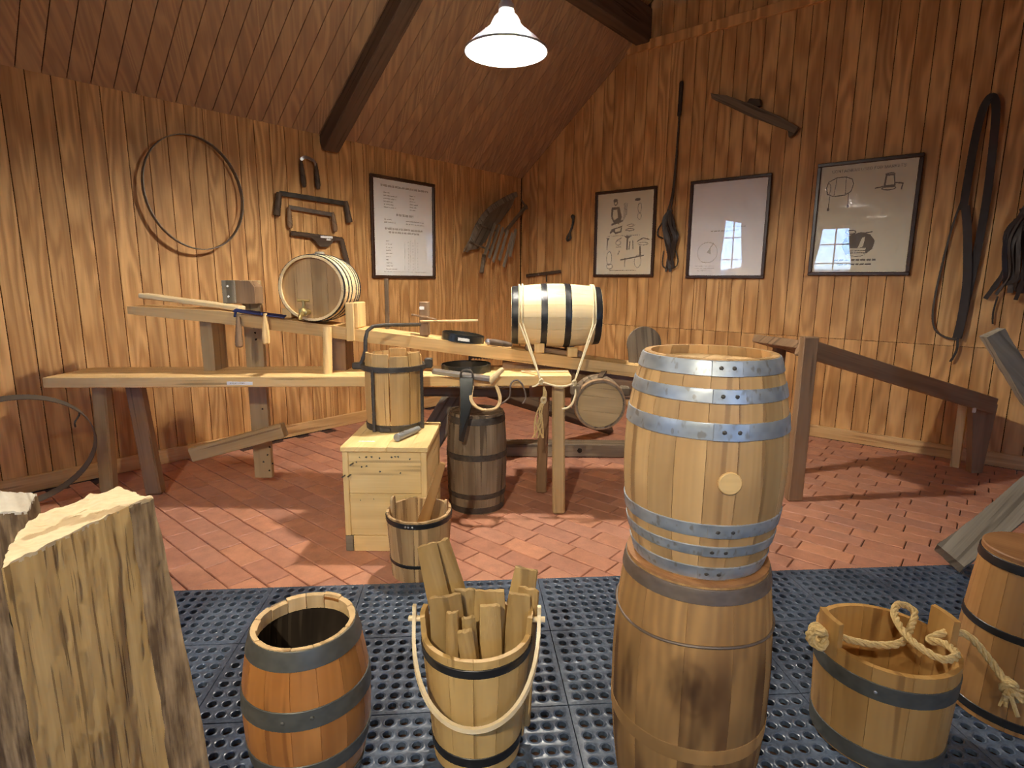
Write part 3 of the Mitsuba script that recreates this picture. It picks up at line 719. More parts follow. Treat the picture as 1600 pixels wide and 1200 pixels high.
# ------------------------------------------------------------------ crate with the raising cask
t = thing('crate', 'square pale wooden crate with nail holes, standing on the brick floor under the cask', 'crate')
x0, x1, y0, y1, zt = -.700, -.350, 2.268, 2.69, .462
zc = zt - .022
for (a_, b_) in ((.072, .258), (.258, zc)):
    put('front_board', cbox(x1 - x0 - .05, .014, b_ - a_ - .0015, .002, ((x0 + x1) / 2, y0 + .009, (a_ + b_) / 2)), 'm_crate', t, axis=(1, 0, 0))
for x in (x0 + .0125, x1 - .0125): put('front_stile', cbox(.024, .017, zc - .072, .002, (x, y0 + .0085, (zc + .072) / 2)), 'm_crate', t)
put('base_board', cbox(x1 - x0 - .034, .018, .070, .002, ((x0 + x1) / 2 + .017, y0 + .009, .036)), 'm_crate', t, axis=(1, 0, 0))
put('corner_block', cbox(.032, .020, .070, .002, (x0 + .016, y0 + .010, .036)), 'm_gray', t, axis=(1, 0, 0))
for x, nm in ((x0 + .008, 'side_panel'), (x1 - .008, 'side_panel')): put(nm, cbox(.016, y1 - y0 - .04, zc, .002, (x, (y0 + y1) / 2, zc / 2)), 'm_crate', t, axis=(0, 1, 0))
put('back_panel', cbox(x1 - x0, .016, zc, .002, ((x0 + x1) / 2, y1 - .01, zc / 2)), 'm_crate', t, axis=(1, 0, 0))
xs_ = -.517
for a_, b_ in ((x0 - .006, xs_), (xs_ + .001, x1 + .006)): put('lid_board', cbox(b_ - a_, y1 - y0 + .01, .022, .003, ((a_ + b_) / 2, (y0 + y1) / 2, zc + .0115)), 'm_crate', t, axis=(0, 1, 0))
for x, z in ((-.628, .416), (-.60, .417), (-.578, .418), (-.545, .413), (-.495, .418), (-.48, .42), (-.468, .42), (-.642, .395), (-.62, .375), (-.60, .378), (-.545, .355), (-.46, .35), (-.42, .41), (-.575, .235), (-.63, .23), (-.44, .24)):
    put('nail_head', moved(cyl(RNG.uniform(.0022, .0042), .003, 8), frame((x, y0 + .004, z), [1, 0, 0], [0, -1, 0])), 'm_iron', t)
for x, z in ((-.655, .39), (-.69, .338), (-.667, .340)):
    put('nail', tube([(x, y0 + .01, z), (x - .002, y0 - .035, z + .004)], .0028, 6), 'm_iron', t)
# cask being raised inside its jig
CX, CY, CZ = -.548, 2.620, zt + .001
t = thing('cask', 'half-raised cask of upright staves held by an iron hoop, on the pale crate', 'cask')
h = .345; Rk = lambda z: .128 + .006 * math.sin(PI * min(max(z / h, 0), 1)); M = trans(CX, CY, CZ)
staves(t, Rk, h, 9, .015, 'm_cask', M, a0=math.radians(-128), tops=list(RNG.uniform(-.012, .012, 9)), nz=8, na=6, gap=.005)
hoop(t, Rk, .0, .030, .004, 'm_iron', M)
t = thing('raising_jig', 'black iron hoop frame with rods clamped round the cask on the crate', 'cooper tool')
zz_ = .285
put('ring', lathe([(.1365, zz_ - .011), (.148, zz_ - .011), (.148, zz_ + .011), (.1365, zz_ + .011)], 64, closed=True), 'm_iron', t, M=M)
for a_ in (-118, -22, 160):
    r_ = math.radians(a_); put('rod', tube([arc_pt(.147, r_, .004), arc_pt(.147, r_, zz_)], .0075, 8), 'm_iron', t, M=M)
put('lug', cbox(.05, .035, .03, .004, (-.162, -.01, zz_)), 'm_iron', t, M=M); put('lug', cbox(.035, .04, .045, .004, (.158, .02, zz_ + .012)), 'm_iron', t, M=M)
put('foot_clip', cbox(.05, .01, .02, .003, (-.02, -.135, .012)), 'm_iron', t, M=M)
P = np.array([(-0.698, 2.6, 0.747), (-0.6719, 2.6, 0.819), (-0.6725, 2.61, 0.8708), (-0.6649, 2.62, 0.908), (-0.6426, 2.64, 0.9271), (-0.6012, 2.68, 0.9303), (-0.5285, 2.77, 0.9256), (-0.4634, 2.865, 0.9205)])
put('lever', tube(P, .009, 8), 'm_iron', t)
put('lever_rod', tube([(-.46, 2.865, .9365), (-.168, 2.80, .9465)], .0058, 8), 'm_rim', t, label='pale end of the lever')
t = thing('mallet', 'grey metal hammer lying on the right half of the crate lid', 'mallet')
put('head', moved(cyl(.0165, .17, 16, r2=.013), frame((-.488, 2.345, zt + .018), [0, 0, 1], [.40, .92, .03])), 'm_greymetal', t, axis=(1, 0, 0))
put('label', moved(cbox(.028, .010, .0008, .0002), frame((-.468, 2.379, zt + .0352), [.40, .92, .03], [-.55, .3, .8])), 'm_label', t)
tag(put('label_card', cbox(.07, .010, .0012, .0003, (-.615, 2.345, zt + .0015)), 'm_label'), 'thin white label strip lying on the left half of the crate lid', 'label')

# old dark barrel behind the crate
t = thing('barrel', 'old dark-stained barrel with black hoops, on the bricks behind the crate', 'barrel')
h = .498; R = bulge(.137, .151, h, 2.0); M = trans(-.176, 2.80, .001)
staves(t, R, h, 16, .014, 'm_olddark', M, nz=10)
for u, v in ((.452, .485), (.275, .305), (.078, .104), (.004, .034)): hoop(t, R, u, v, .002, 'm_iron', M)
head(t, .126, h - .020, .014, 4, 'm_olddark', M, .7)
#PART3
# ------------------------------------------------------------------ the shaving horse
t = thing('shaving_horse', 'long golden shaving horse bench with a sloping work board, swing arm and treadle', 'bench')
def hb(name, pts, mat, parent, axis=(1, 0, 0)): return put(name, hullbox(pts), mat, parent, axis=axis, ang=25)
SEAT = lambda x: .655 + (x + 2.295) * (.045 / 2.585)
sy0 = lambda x: 2.75 - (x + 2.295) * (.07 / 2.585)
pts = []
for x in (-2.295, .283):
    for y in (sy0(x), sy0(x) + .34):
        for dz, c in ((0, .004), (-.004, 0), (-.048, 0), (-.052, .004)):
            yy = y + (c if y == sy0(x) else -c); pts.append((x + (c if x < 0 else -c), yy, SEAT(x) + dz))
hb('seat', pts, 'm_bench', t)
def leg(p, q, w, d, name='leg', parent=t, mat='m_bench', face=(0, -1, 0)):
    m, Mx = beam(p, q, w, d, face, .008); return put(name, m, mat, parent, axis=(1, 0, 0), M=Mx)
leg((-2.172, 2.935, 0.002), (-2.12, 2.90, .612), .075, .055, mat='m_tan')
leg((-1.90, 2.905, 0.002), (-1.995, 2.97, .612), .085, .055, mat='m_brown')
leg((.238, 2.700, .002), (.225, 2.735, .648), .060, .060, mat='m_tan')
leg((.165, 2.985, .002), (.172, 2.955, .648), .055, .055, mat='m_brown')
RAMP = lambda x: .985 - .1255 * (x + 1.45)
prof = Polygon([(-1.90, .962), (-1.45, .920), (.86, RAMP(.86) - .058), (.86, RAMP(.86)), (-1.45, .982), (-1.90, 1.0)])
put('work_board', extr(prof, .20), 'm_cask', t, axis=(1, 0, -.1), M=M4(np.array([[1, 0, 0], [0, 0, -1], [0, 1, 0]]).astype(float), (0, 3.035, 0)))
put('riser', cbox(.062, .14, RAMP(-1.566) - .058 - SEAT(-1.566) + .006, .003, (-1.566, 2.93 + .06, (RAMP(-1.566) - .058 + SEAT(-1.566)) / 2)), 'm_tan', t)
put('riser', cbox(.070, .15, RAMP(-.885) - .058 - SEAT(-.885) + .006, .003, (-.885, 2.90 + .07, (RAMP(-.885) - .058 + SEAT(-.885)) / 2)), 'm_brown', t)
put('peg', moved(cyl(.022, .24, 16), frame((-.915, 2.80, SEAT(-.9) - .01), [1, 0, 0], [0, .12, 1])), 'm_bench', t)
put('riser', cbox(.36, .12, .075, .003, (.13, 2.96, RAMP(.13) - .094)), 'm_brown', t, axis=(1, 0, 0))
put('riser', cbox(.62, .03, .155, .003, (.40, 2.925, RAMP(.40) - .13)), 'm_brown', t, axis=(1, 0, 0))
put('end_block', cbox(.11, .10, .16, .004, (.61, 2.97, .615)), 'm_gray', t)
put('swing_arm', cbox(.098, .032, 1.085, .003, (-1.382, 2.985 + .075, .045 + .5425)), 'm_tan', t)
put('swing_head', extr(unary_union([Polygon([(-.08, 0), (.078, 0), (.078, .085), (.055, .115), (-.06, .118), (-.08, .10)])]), .10), 'm_brown', t, axis=(0, 1, 0), M=M4(np.array([[1, 0, 0], [0, 0, -1], [0, 1, 0]]).astype(float), (-1.40, 3.06, 1.012)))
put('head_block', cbox(.062, .02, .115, .002, (-1.448, 2.952, 1.072)), 'm_gray', t)
for z in (1.048, 1.10): put('screw', moved(cyl(.0055, .004, 10), frame((-1.448, 2.943, z), [1, 0, 0], [0, -1, 0])), 'm_label', t)
m, Mx = beam((-1.735, 2.99, .195), (-1.215, 2.965, .345), .075, .055, (0, -1, 0), .004)
put('treadle', m, 'm_tan', t, axis=(1, 0, 0), M=Mx)
for x, z in ((-1.375, .885), (-1.37, .855), (-1.368, .82), (-1.36, .44), (-1.335, .225), (-1.35, .18), (-1.375, .14), (-1.325, .13), (-1.345, .09)):
    put('peg_hole', moved(cyl(.0048, .003, 10), frame((x, 3.0425, z), [1, 0, 0], [0, -1, 0])), 'm_char', t)
put('lower_rail', cbox(1.55, .055, .042, .004, (.07, 3.035, .545)), 'm_olddark', t, axis=(1, 0, 0))
put('cleat', cbox(.040, .15, .125, .003, (-.785, 2.92, RAMP(-.785) + .0625)), 'm_bench', t)
put('batten', cbox(.040, .018, .19, .003, (-.800, 2.824, RAMP(-.800) + .03)), 'm_bench', t)
put('cleat', cbox(.045, .10, .05, .003, (-1.14, 2.95, RAMP(-1.14) + .024)), 'm_bench', t)
put('bench_label', cbox(.132, .0012, .016, .0003, (-1.315, sy0(-1.3) - .0006, .640)), 'm_label', t)
put('lettering', moved(meshkit.text_mesh('SHAVING HORSE', .0062, .0004), M4(np.array([[1, 0, 0], [0, 0, -1], [0, 1, 0]]).astype(float), (-1.365, sy0(-1.3) - .0012, .637))), 'm_ink', t)

# on the work board
def on_ramp(L, W, T, x, y, yaw=0, lift=0.0):
    R_ = trimesh.transformations.euler_matrix(0, math.radians(7.15), math.radians(yaw))[:3, :3]
    return M4(R_, (x, y, RAMP(x) + T / 2 * 1.01 + lift))
m = rough(subdiv(cbox(.50, .075, .024, .005), .03), .003, 30, 3)
tag(put('split_stave', m, 'm_keg', axis=(1, 0, 0), M=on_ramp(.5, .075, .024, -1.61, 2.90, 0, .004)), 'pale split wooden billet lying on the left end of the work board', 'billet')
t = thing('drawknife', 'dark blue drawknife with two wooden handles hanging over the work board', 'drawknife')
m, Mx = beam((-1.365, 2.818, RAMP(-1.36) + .013), (-1.115, 2.818, RAMP(-1.115) + .013), .034, .006, (0, -.35, 1), .002)
put('blade', m, 'm_bluegrey', t, M=Mx)
for x, zt_, mt in ((-1.355, .955, 'm_brown'), (-1.222, .972, 'm_bench')):
    put('handle', moved(lathe([(.009, 0), (.017, .006), (.019, .03), (.015, .09), (.011, .13), (.010, .152)], 16), frame((x + .012, 2.798, zt_ - .150), [1, 0, 0], [-.1, .08, 1])), mt, t)
    put('tang', tube([(x, 2.80, zt_), (x, 2.815, RAMP(x) + .012)], .006, 8), 'm_bluegrey', t)
# the cask with a tap, lying with its head to the viewer
t = thing('cask', 'round golden cask with thin dark hoops and a brass tap, lying on the work board', 'cask')
h = .31; R = bulge(.1575, .1665, h, 2.0); zc_ = RAMP(-.975) + .1665 + .004
M = M4(np.array([[1, 0, 0], [0, 0, 1], [0, -1, 0]]).astype(float).T @ np.eye(3), (-.975, 2.80, zc_))
M = M4(np.stack([[1, 0, 0], [0, 0, -1], [0, 1, 0]], 1).astype(float), (-.975, 2.80, zc_))     # local z -> +y
staves(t, R, h, 18, .012, 'm_keg', M, nz=10)
for u, v in ((.001, .020), (.062, .074), (.112, .120), (.190, .198), (.236, .248), (.290, .309)): hoop(t, R, u, v, .0026, 'm_band', M)
head(t, .147, .018, .010, 4, 'm_oak', M, PI / 2)
tp = np.array([-1.000, 2.816, zc_ - .115])
put('tap', cat(moved(lathe([(.014, 0), (.014, .05), (.020, .052), (.020, .078), (.012, .082)], 16), frame(tp, [1, 0, 0], [0, -1, .05])), tube([tp + (0, -.066, 0), tp + (.004, -.068, .058)], .0075, 8), tube([tp + (-.026, -.068, .058), tp + (.032, -.068, .056)], .0062, 8), tube(spl([tp + (0, -.076, 0), tp + (-.004, -.096, -.010), tp + (-.006, -.10, -.032)], 5), .0105, 8)), 'm_brass', t, label='brass tap')
put('bung', cyl(.026, .014, 20, (-.975, 2.95, zc_ + .1655), r2=.022), 'm_gray', t)
# post and lever rest
t = thing('post', 'short dark-topped wooden post with a white tag, standing on the work board', 'post')
put('shaft', cbox(.047, .047, .17, .004, (-.445, 2.91, RAMP(-.445) + .0885)), 'm_brown', t)
put('tag', cbox(.024, .0015, .016, .0003, (-.455, 2.8857, RAMP(-.445) + .142)), 'm_label', t)
put('pin', tube([(-.51, 2.90, .968), (-.38, 2.87, .945)], .0055, 8), 'm_brown', t)
tag(put('rod', moved(cbox(.020, .016, .26, .003, (0, 0, .13)), frame((-.655, 3.0, RAMP(-.655)), [1, 0, 0], [-.09, .02, 1])), 'm_darkwood'), 'slim dark wooden stick standing on the work board beside the cask jig', 'stick')
def ring(c, R_, h_, th_, tilt=0, n=48): return moved(lathe([(R_ - th_, 0), (R_, 0), (R_, h_), (R_ - th_, h_)], n, closed=True), trans(*c) @ rotm([0, 1, 0], tilt))
t = thing('hoop_stack', 'black iron hoop with a white label on the sloping work board', 'hoop')
put('ring', ring((-.255, 2.92, RAMP(-.255) + .001), .108, .034, .004, 7.15), 'm_blackmetal', t); put('ring', ring((-.257, 2.92, RAMP(-.255) + .003), .100, .036, .003, 7.15), 'm_blackmetal', t)
put('label', moved(cbox(.058, .0012, .015, .0003), trans(-.240, 2.8115, RAMP(-.24) + .018) @ rotm([0, 1, 0], 7.15)), 'm_label', t)
t = thing('hoop_stack', 'black iron hoop lying flat on the bench seat beneath the sloping board', 'hoop')
put('ring', ring((-.23, 2.835, SEAT(-.23) + .001), .124, .038, .004, -1), 'm_blackmetal', t); put('ring', ring((-.23, 2.835, SEAT(-.23) + .001), .112, .035, .004, -1), 'm_blackmetal', t)
t = thing('chisel', 'dark handled tool with a round knob beside the labelled black hoop', 'chisel')
p = np.array([-.115, 2.86, RAMP(-.115) + .020])
put('handle', moved(lathe([(.006, 0), (.016, .004), (.0175, .03), (.014, .09), (.009, .115)], 16), frame(p, [0, 1, 0], [1, .05, -.13])), 'm_darkwood', t)
put('knob', moved(trimesh.creation.icosphere(2, .016), trans(*(p + (-.006, 0, 0)))), 'm_steel', t)
# stock knife against the seat's front edge
t = thing('stock_knife', 'long steel stock knife with a pale wooden handle along the bench edge', 'knife')
m, Mx = beam((-.375, 2.665, .717), (-.105, 2.655, .684), .034, .020, (0, -.2, 1), .003); put('bar', m, 'm_steel', t, M=Mx)
put('handle', moved(lathe([(.006, 0), (.015, .004), (.014, .05), (.012, .085), (.008, .094)], 16), frame((-.108, 2.655, .668), [0, 1, 0], [.075, 0, .075])), 'm_keg', t)
t = thing('hanging_adze', 'black tapered iron tool hanging from the stock knife before the dark barrel', 'tool')
put('loop', tube(spl([(-.240, 2.63, .66), (-.238, 2.635, .715), (-.212, 2.64, .728), (-.186, 2.635, .715), (-.184, 2.63, .66)], 6), .005, 8), 'm_iron', t)
put('blade', hullbox([(-.243, 2.635, .69), (-.183, 2.635, .69), (-.238, 2.61, .56), (-.186, 2.61, .56), (-.248, 2.60, .40), (-.226, 2.60, .39), (-.243, 2.625, .69), (-.183, 2.625, .69), (-.238, 2.595, .56), (-.19, 2.595, .56), (-.246, 2.588, .40)]), 'm_blackmetal', t, ang=20)
tag(put('bentwood_loop', tube(spl([(-.185, 2.645, .655), (-.19, 2.60, .60), (-.165, 2.575, .567), (-.12, 2.57, .553), (-.07, 2.58, .562), (-.055, 2.61, .60), (-.075, 2.645, .655)], 6), 0, flat=(.016, .006), nrm=(0, -.3, 1)), 'm_tan'), 'bent wooden hoop handle hanging under the bench edge beside the black tool', 'handle')
t = thing('frame_saw', 'small dark toothed saw standing on the bench below the sloping board', 'saw')
put('post', cbox(.012, .012, .068, .002, (-.225, 3.0, SEAT(-.22) + .035)), 'm_iron', t)
tooth = [(-.225, 0)] + [q for i in range(9) for q in ((-.225 + .016 * i + .004, -.004), (-.225 + .016 * i + .010, -.016))] + [(-.078, -.004), (-.078, .012), (-.225, .014)]
put('blade', extr(Polygon(tooth), .004), 'm_olddark', t, axis=(1, 0, 0), M=M4(np.stack([[1, 0, 0], [0, 0, 1], [0, -1, 0]], 1).astype(float), (0, 3.0, SEAT(-.15) + .050)))
tag(put('peeled_stick', moved(tube([(-.115, 0, 0), (.115, 0, .002)], .0045, 8), trans(.16, 2.76, SEAT(.16) + .006)), 'm_bail'), 'thin white peeled stick lying on the bench under the roped keg', 'stick')
# keg slung with cord
t = thing('keg', 'pale keg with four black hoops slung with thin cord, on its cradle', 'keg')
h = .445; R = bulge(.141, .159, h, 2.0); KX, KY = -.006, 2.925; KZ = RAMP(.215) + .030 + .159 + .003
M = M4(np.stack([[0, 0, -1], [0, 1, 0], [1, 0, 0]], 1).astype(float), (KX, KY, KZ))
staves(t, R, h, 16, .013, 'm_keg', M, nz=12)
for u, v in ((.002, .034), (.145, .176), (.262, .293), (.411, .443)): hoop(t, R, u, v, .0018, 'm_band', M)
for z in (.014, h - .024): head(t, .130, z, .010, 4, 'm_keg', M)
t = thing('cradle', 'wooden cradle of small blocks holding the roped keg', 'cradle')
for x in (.135, .30):
    put('block', cbox(.05, .05, .046, .003, (x, 2.845, RAMP(x) + .025)), 'm_bench', t); put('block', cbox(.05, .05, .046, .003, (x, 3.005, RAMP(x) + .025)), 'm_brown', t)
for y in (2.88, 2.97): put('bearer', cbox(.30, .03, .022, .003), 'm_brown', t, axis=(1, 0, 0), M=on_ramp(.3, .03, .022, .215, y, 0, .0015))
def over(x, r, xe, knot_at):
    a_ = np.radians(np.linspace(200, 20, 22)); P = [(x, KY - r * math.cos(q + PI) * -1 * -1, KZ + r * math.sin(q)) for q in a_]
    P = [(x, KY + r * math.cos(q), KZ + r * math.sin(q)) for q in np.radians(np.linspace(10, 190, 24))]
    return np.array(P + [tuple(np.array(P[-1]) * (1 - s) + np.array(knot_at) * s) for s in (.33, .66, 1)])
k1, k2 = (.138, 2.655, .672), (.293, 2.652, .668)
t_ = put('cord', cat(tube(over(.032, R(.04) + .006, 0, k1), .0045, 6), tube(over(.048, R(.05) + .006, 0, k1), .0045, 6), tube(over(.392, R(.395) + .006, 0, k2), .0045, 6), tube(over(.403, R(.405) + .006, 0, k2), .0045, 6)), 'm_cord')
tag(t_, 'thin pale cord slung over the keg and knotted below it at the bench edge', 'cord')
put('cross_cord', tube(spl([k1, (.20, 2.645, .655), (.25, 2.645, .653), k2], 6), .0055, 6), 'm_cord', t_)
for kk in (k1, k2): put('knot', knot(kk, .014), 'm_cord', t_)
put('tail', tube(spl([k1, (.115, 2.65, .655), (.095, 2.65, .648)], 5), .004, 6), 'm_cord', t_)
put('tail', tube(spl([k2, (.300, 2.64, .62), (.285, 2.63, .575), (.262, 2.62, .555), (.235, 2.615, .550)], 6), .006, 6), 'm_cord', t_)
t_ = put('cord_bundle', cat(*[tube(spl([(.150, 2.665, .648), (.148 + .003 * i, 2.655, .60), (.132 + .012 * math.sin(i * 2.1), 2.65, .53), (.128 + .02 * math.cos(i * 1.7), 2.648, .47), (.128 + .028 * math.sin(i * 1.3 + 1), 2.648, .40)], 6), .0035, 6) for i in range(6)]), 'm_rope')
tag(t_, 'small bunch of brown cord ends hanging beside the bench leg', 'cord')
put('binding', knot((.150, 2.652, .585), .016), 'm_cord', t_)
t_ = put('iron_dog', tube(spl([(-.055, 2.635, .565), (-.012, 2.640, .60), (-.006, 2.645, .66), (.020, 2.65, .680), (.048, 2.645, .66), (.066, 2.64, .60), (.050, 2.635, .568)], 8), .0042, 6), 'm_rust'); tag(t_, 'bent rusty iron hook hanging at the bench edge left of the cord', 'hook')
t_ = put('iron_hook', tube(spl([(-.612, 2.735, .606), (-.612, 2.728, .59), (-.632, 2.722, .55), (-.618, 2.722, .50), (-.612, 2.722, .46), (-.617, 2.722, .445)], 6), .0045, 6), 'm_iron'); tag(t_, 'thin black hook hanging below the bench seat left of the raised cask', 'hook')
# small rundlet hanging at the end of the bench
t = thing('rundlet', 'small round grey-brown wooden canteen keg hanging at the bench end', 'canteen')
h = .17; R = bulge(.118, .127, h, 2.0); M = M4(np.stack([[1, 0, 0], [0, 0, -1], [0, 1, 0]], 1).astype(float), (.418, 2.640, .565))
staves(t, R, h, 14, .011, 'm_olddark', M, nz=8)
for u, v in ((.0, .018), (.15, .168)): hoop(t, R, u, v, .003, 'm_brown', M)
head(t, .109, .010, .01, 3, 'm_tan', M, .1)
put('strap', tube(spl([(.418, 2.68, .692), (.44, 2.75, .70), (.47, 2.86, .695), (.48, 2.905, .69)], 6), 0, flat=(.025, .004), nrm=(0, 0, 1)), 'm_strap', t)
put('ear', cbox(.05, .04, .05, .008, (.302, 2.66, .635)), 'm_olddark', t); put('ear', cbox(.05, .05, .045, .008, (.540, 2.69, .625)), 'm_olddark', t)
put('spout', moved(cyl(.022, .07, 16), frame((.585, 2.70, .600), [0, 1, 0], [.4, -1, 0])), 'm_brown', t)
t_ = put('half_head', extr(unary_union([sbox(-.085, 0, .085, .075), Point(0, .095).buffer(.088)]), .016), 'm_olddark', axis=(0, 1, 0), M=M4(np.stack([[1, 0, 0], [0, 0, 1], [0, -1, 0]], 1).astype(float), (.695, 2.97, RAMP(.695) + .014)) @ rotm([0, 0, 1], 7))
tag(t_, 'grey round-topped board standing on the right end of the work board', 'board')

# boards and beams under the bench
t = thing('trestle_boards', 'pair of dark boards leaning together under the bench, one reaching back to the floor', 'boards')
m, Mx = beam((-.245, 3.14, .605), (-.61, 2.99, .012), .16, .022, (-.6, -1, .35), .003); put('board', m, 'm_gray', t, axis=(1, 0, 0), M=Mx)
m, Mx = beam((-.20, 3.25, .545), (.742, 4.235, .045), .105, .05, (.2, -.75, .8), .004); put('board', m, 'm_darkwood', t, axis=(1, 0, 0), M=Mx)
t_ = put('floor_beam', rough(subdiv(cbox(1.35, .12, .088, .006, (.47, 3.665, .046)), .06), .003, 14, 5), 'm_olddark', axis=(1, 0, 0)); tag(t_, 'weathered dark timber with a hole lying on the bricks behind the bench', 'timber')
put('hole', moved(cyl(.016, .006, 16), frame((.446, 3.608, .05), [1, 0, 0], [0, -1, 0])), 'm_char', t_)

# sloping bench at the right
t = thing('sloping_bench', 'long brown plank bench sloping down to the right, on posts behind the barrels', 'bench')
u_ = np.array([2.88 - 1.49, 3.34 - 2.93, 0]); u_ /= np.linalg.norm(u_); w_ = np.array([-u_[1], u_[0], 0])
P_ = np.array([1.49, 2.945, .83]); Q_ = np.array([2.85, 3.35, .455])
m, Mx = beam(P_ + w_ * .17 + u_ * -.02, Q_ + w_ * .17, .34, .045, (0, 0, 1), .004); put('plank', m, 'm_brown', t, axis=(1, 0, 0), M=Mx)
m, Mx = beam((1.475, 2.935, .822), (2.885, 3.350, .425), .032, .098, (0, 0, 1), .004); put('rail', m, 'm_brown', t, axis=(1, 0, 0), M=Mx)
put('post', cbox(.076, .05, .872, .005, (1.508, 2.898, .437)), 'm_brown', t)
put('post', cbox(.06, .05, .79, .005, (1.535, 3.27, .396)), 'm_brown', t)
put('end_board', extr(Polygon([(-.075, .43), (.075, .43), (.045, 0), (-.02, 0)]), .045), 'm_brown', t, axis=(0, 1, 0), M=M4(np.stack([[1, 0, 0], [0, 0, 1], [0, -1, 0]], 1).astype(float), (2.845, 3.405, .001)))
put('end_board', extr(Polygon([(-.06, .43), (.06, .43), (.04, 0), (-.02, 0)]), .045), 'm_bench', t, axis=(0, 1, 0), M=M4(np.stack([[.7, .71, 0], [0, 0, 1], [.71, -.7, 0]], 1).astype(float), (2.80, 3.50, .001)))
put('tag', cbox(.022, .002, .028, .0005, (2.72, 3.285, .412)), 'm_label', t)
# crooked grey timber at the right edge
t = thing('crooked_timber', 'crooked grey weathered timber leaning at the right edge, its foot by the mat', 'timber')
def rbeam(P, w, d, face):
    P = np.array(P, float); return rough(subdiv(tube(spl(P, 5), 0, flat=(w, d), nrm=face), .05), .006, 18, 8)
put('lower_limb', rbeam([(1.745, 2.12, .066), (1.90, 2.15, .17), (2.11, 2.21, .31), (2.47, 2.32, .55)], .11, .07, (-.35, -.6, .6)), 'm_gray', t, axis=(.7, .2, .6))
put('upper_limb', rbeam([(2.095, 2.50, .935), (2.20, 2.47, .77), (2.30, 2.44, .63), (2.48, 2.34, .54)], .075, .06, (-.4, -1, .2)), 'm_gray', t, axis=(.5, 0, -.8))

# ------------------------------------------------------------------ logs at the left
def log(label, poly, ztop, seed, mats, name='log', flare=0., top='m_endgrain'):
    """upright split log: plan polygon, height given by ztop(x, y)"""
    t = thing(name, label, 'log'); P = np.array(poly, float); n = len(P)
    def warp(V):
        d = np.stack([meshkit.fbm(V * [34, 34, 1.5] + s, 3, seed + s) - .5 for s in (0, 1)], 1); V = V.copy()
        d2 = np.stack([meshkit.fbm(V * [170, 170, 16] + s, 2, seed + 5 + s) - .5 for s in (0, 1)], 1)
        V[:, :2] += d * .006 + d2 * .005
        cen = P.mean(0); low = np.clip(1 - V[:, 2] / .72, 0, 1) * flare; side = np.clip((V[:, 1] - cen[1]) * 12, 0, 1) * np.clip((V[:, 0] - cen[0]) * 12, 0, 1); V[:, 0] += low * (.1 + side); V[:, 1] += low * .1 * side; return V
    for i in range(n):
        a_, b_ = P[i], P[(i + 1) % n]; L = np.linalg.norm(b_ - a_); nu = max(3, int(L / .006)); nz = 90
        s = np.linspace(0, 1, nu); xy = a_[None] + (b_ - a_)[None] * s[:, None]
        zt_ = np.array([ztop(*q) for q in xy]); vz = np.linspace(0, 1, nz)
        G = np.stack([np.repeat(xy[:, 0:1], nz, 1), np.repeat(xy[:, 1:2], nz, 1), MZ + vz[None] * (zt_[:, None] - MZ)], -1)
        V = warp(G.reshape(-1, 3)); F = []
        if mats[i] != 'm_log': V[:, :2] += np.stack([meshkit.fbm(V * [120, 120, 30] + s_, 3, seed + 20 + s_) - .5 for s_ in (0, 1)], 1) * .012 * np.minimum(np.repeat(np.minimum(s, 1 - s) * 8, nz), 1)[:, None]
        for p in range(nu - 1):
            for q in range(nz - 1):
                o = p * nz + q; F += [[o, o + nz, o + nz + 1], [o, o + nz + 1, o + 1]]
        put('split_face' if mats[i] == 'm_log' else 'bark', (V, np.array(F)), mats[i], t, uv=V[:, [0, 2]])
    # the sawn top
    pl = Polygon(P); m = trimesh.creation.extrude_polygon(pl, .01, engine='earcut'); m = subdiv(m, .009); v = np.array(m.vertices)
    up = v[:, 2] > .005
    v[:, 2] = [ztop(x, y) for x, y in v[:, :2]]
    w = warp(v); w[:, 2] = v[:, 2] + np.where(up, (meshkit.fbm(v * [70, 40, 0] + 9, 3, seed) - .5) * .014 + .002, -.004); m.vertices = w
    put('sawn_top', m, top, t, ang=60)
L1 = [(-.743, .772), (-.713, 1.006), (-.690, 1.045), (-.796, 1.104), (-.842, .979), (-.821, .892)]
log('large pale split log standing on end in the left foreground', L1, lambda x, y: .72, 3, ['m_log', 'm_bark', 'm_bark', 'm_bark', 'm_bark', 'm_bark'], flare=.07)
L2 = [(-1.28, 1.065), (-.985, 1.095), (-1.05, 1.20), (-1.28, 1.216)]
log('dark split log standing behind the large pale log at the left edge', L2, lambda x, y: .668, 11, ['m_bark', 'm_bark', 'm_bark', 'm_bark'], top='m_graytop')

# large iron hoop leaning against the left wall
Rh = .325; tilt = math.radians(-26)
Mh = M_LEFT @ trans(.445, .03, .30) @ M4(np.stack([[1, 0, 0], [0, math.cos(tilt), -math.sin(tilt)], [0, math.sin(tilt), math.cos(tilt)]], 1))
a_ = np.linspace(0, 2 * PI, 90, endpoint=False)
t_ = put('iron_hoop', lathe([(Rh - .004, -.019), (Rh, -.019), (Rh + .001, .019), (Rh - .003, .019)], 90, closed=True), 'm_oldhoop', M=Mh @ trans(0, Rh, 0)); tag(t_, 'large grey iron hoop leaning on the floor against the left wall', 'hoop')
put('wire_tie', tube(spl([(Rh * .80, Rh + Rh * .55, -.02), (Rh * .78, Rh + Rh * .53, .0), (Rh * .72, Rh + Rh * .46, .015), (Rh * .73, Rh + Rh * .36, .01)], 5), .004, 6), 'm_iron', t_, M=Mh)
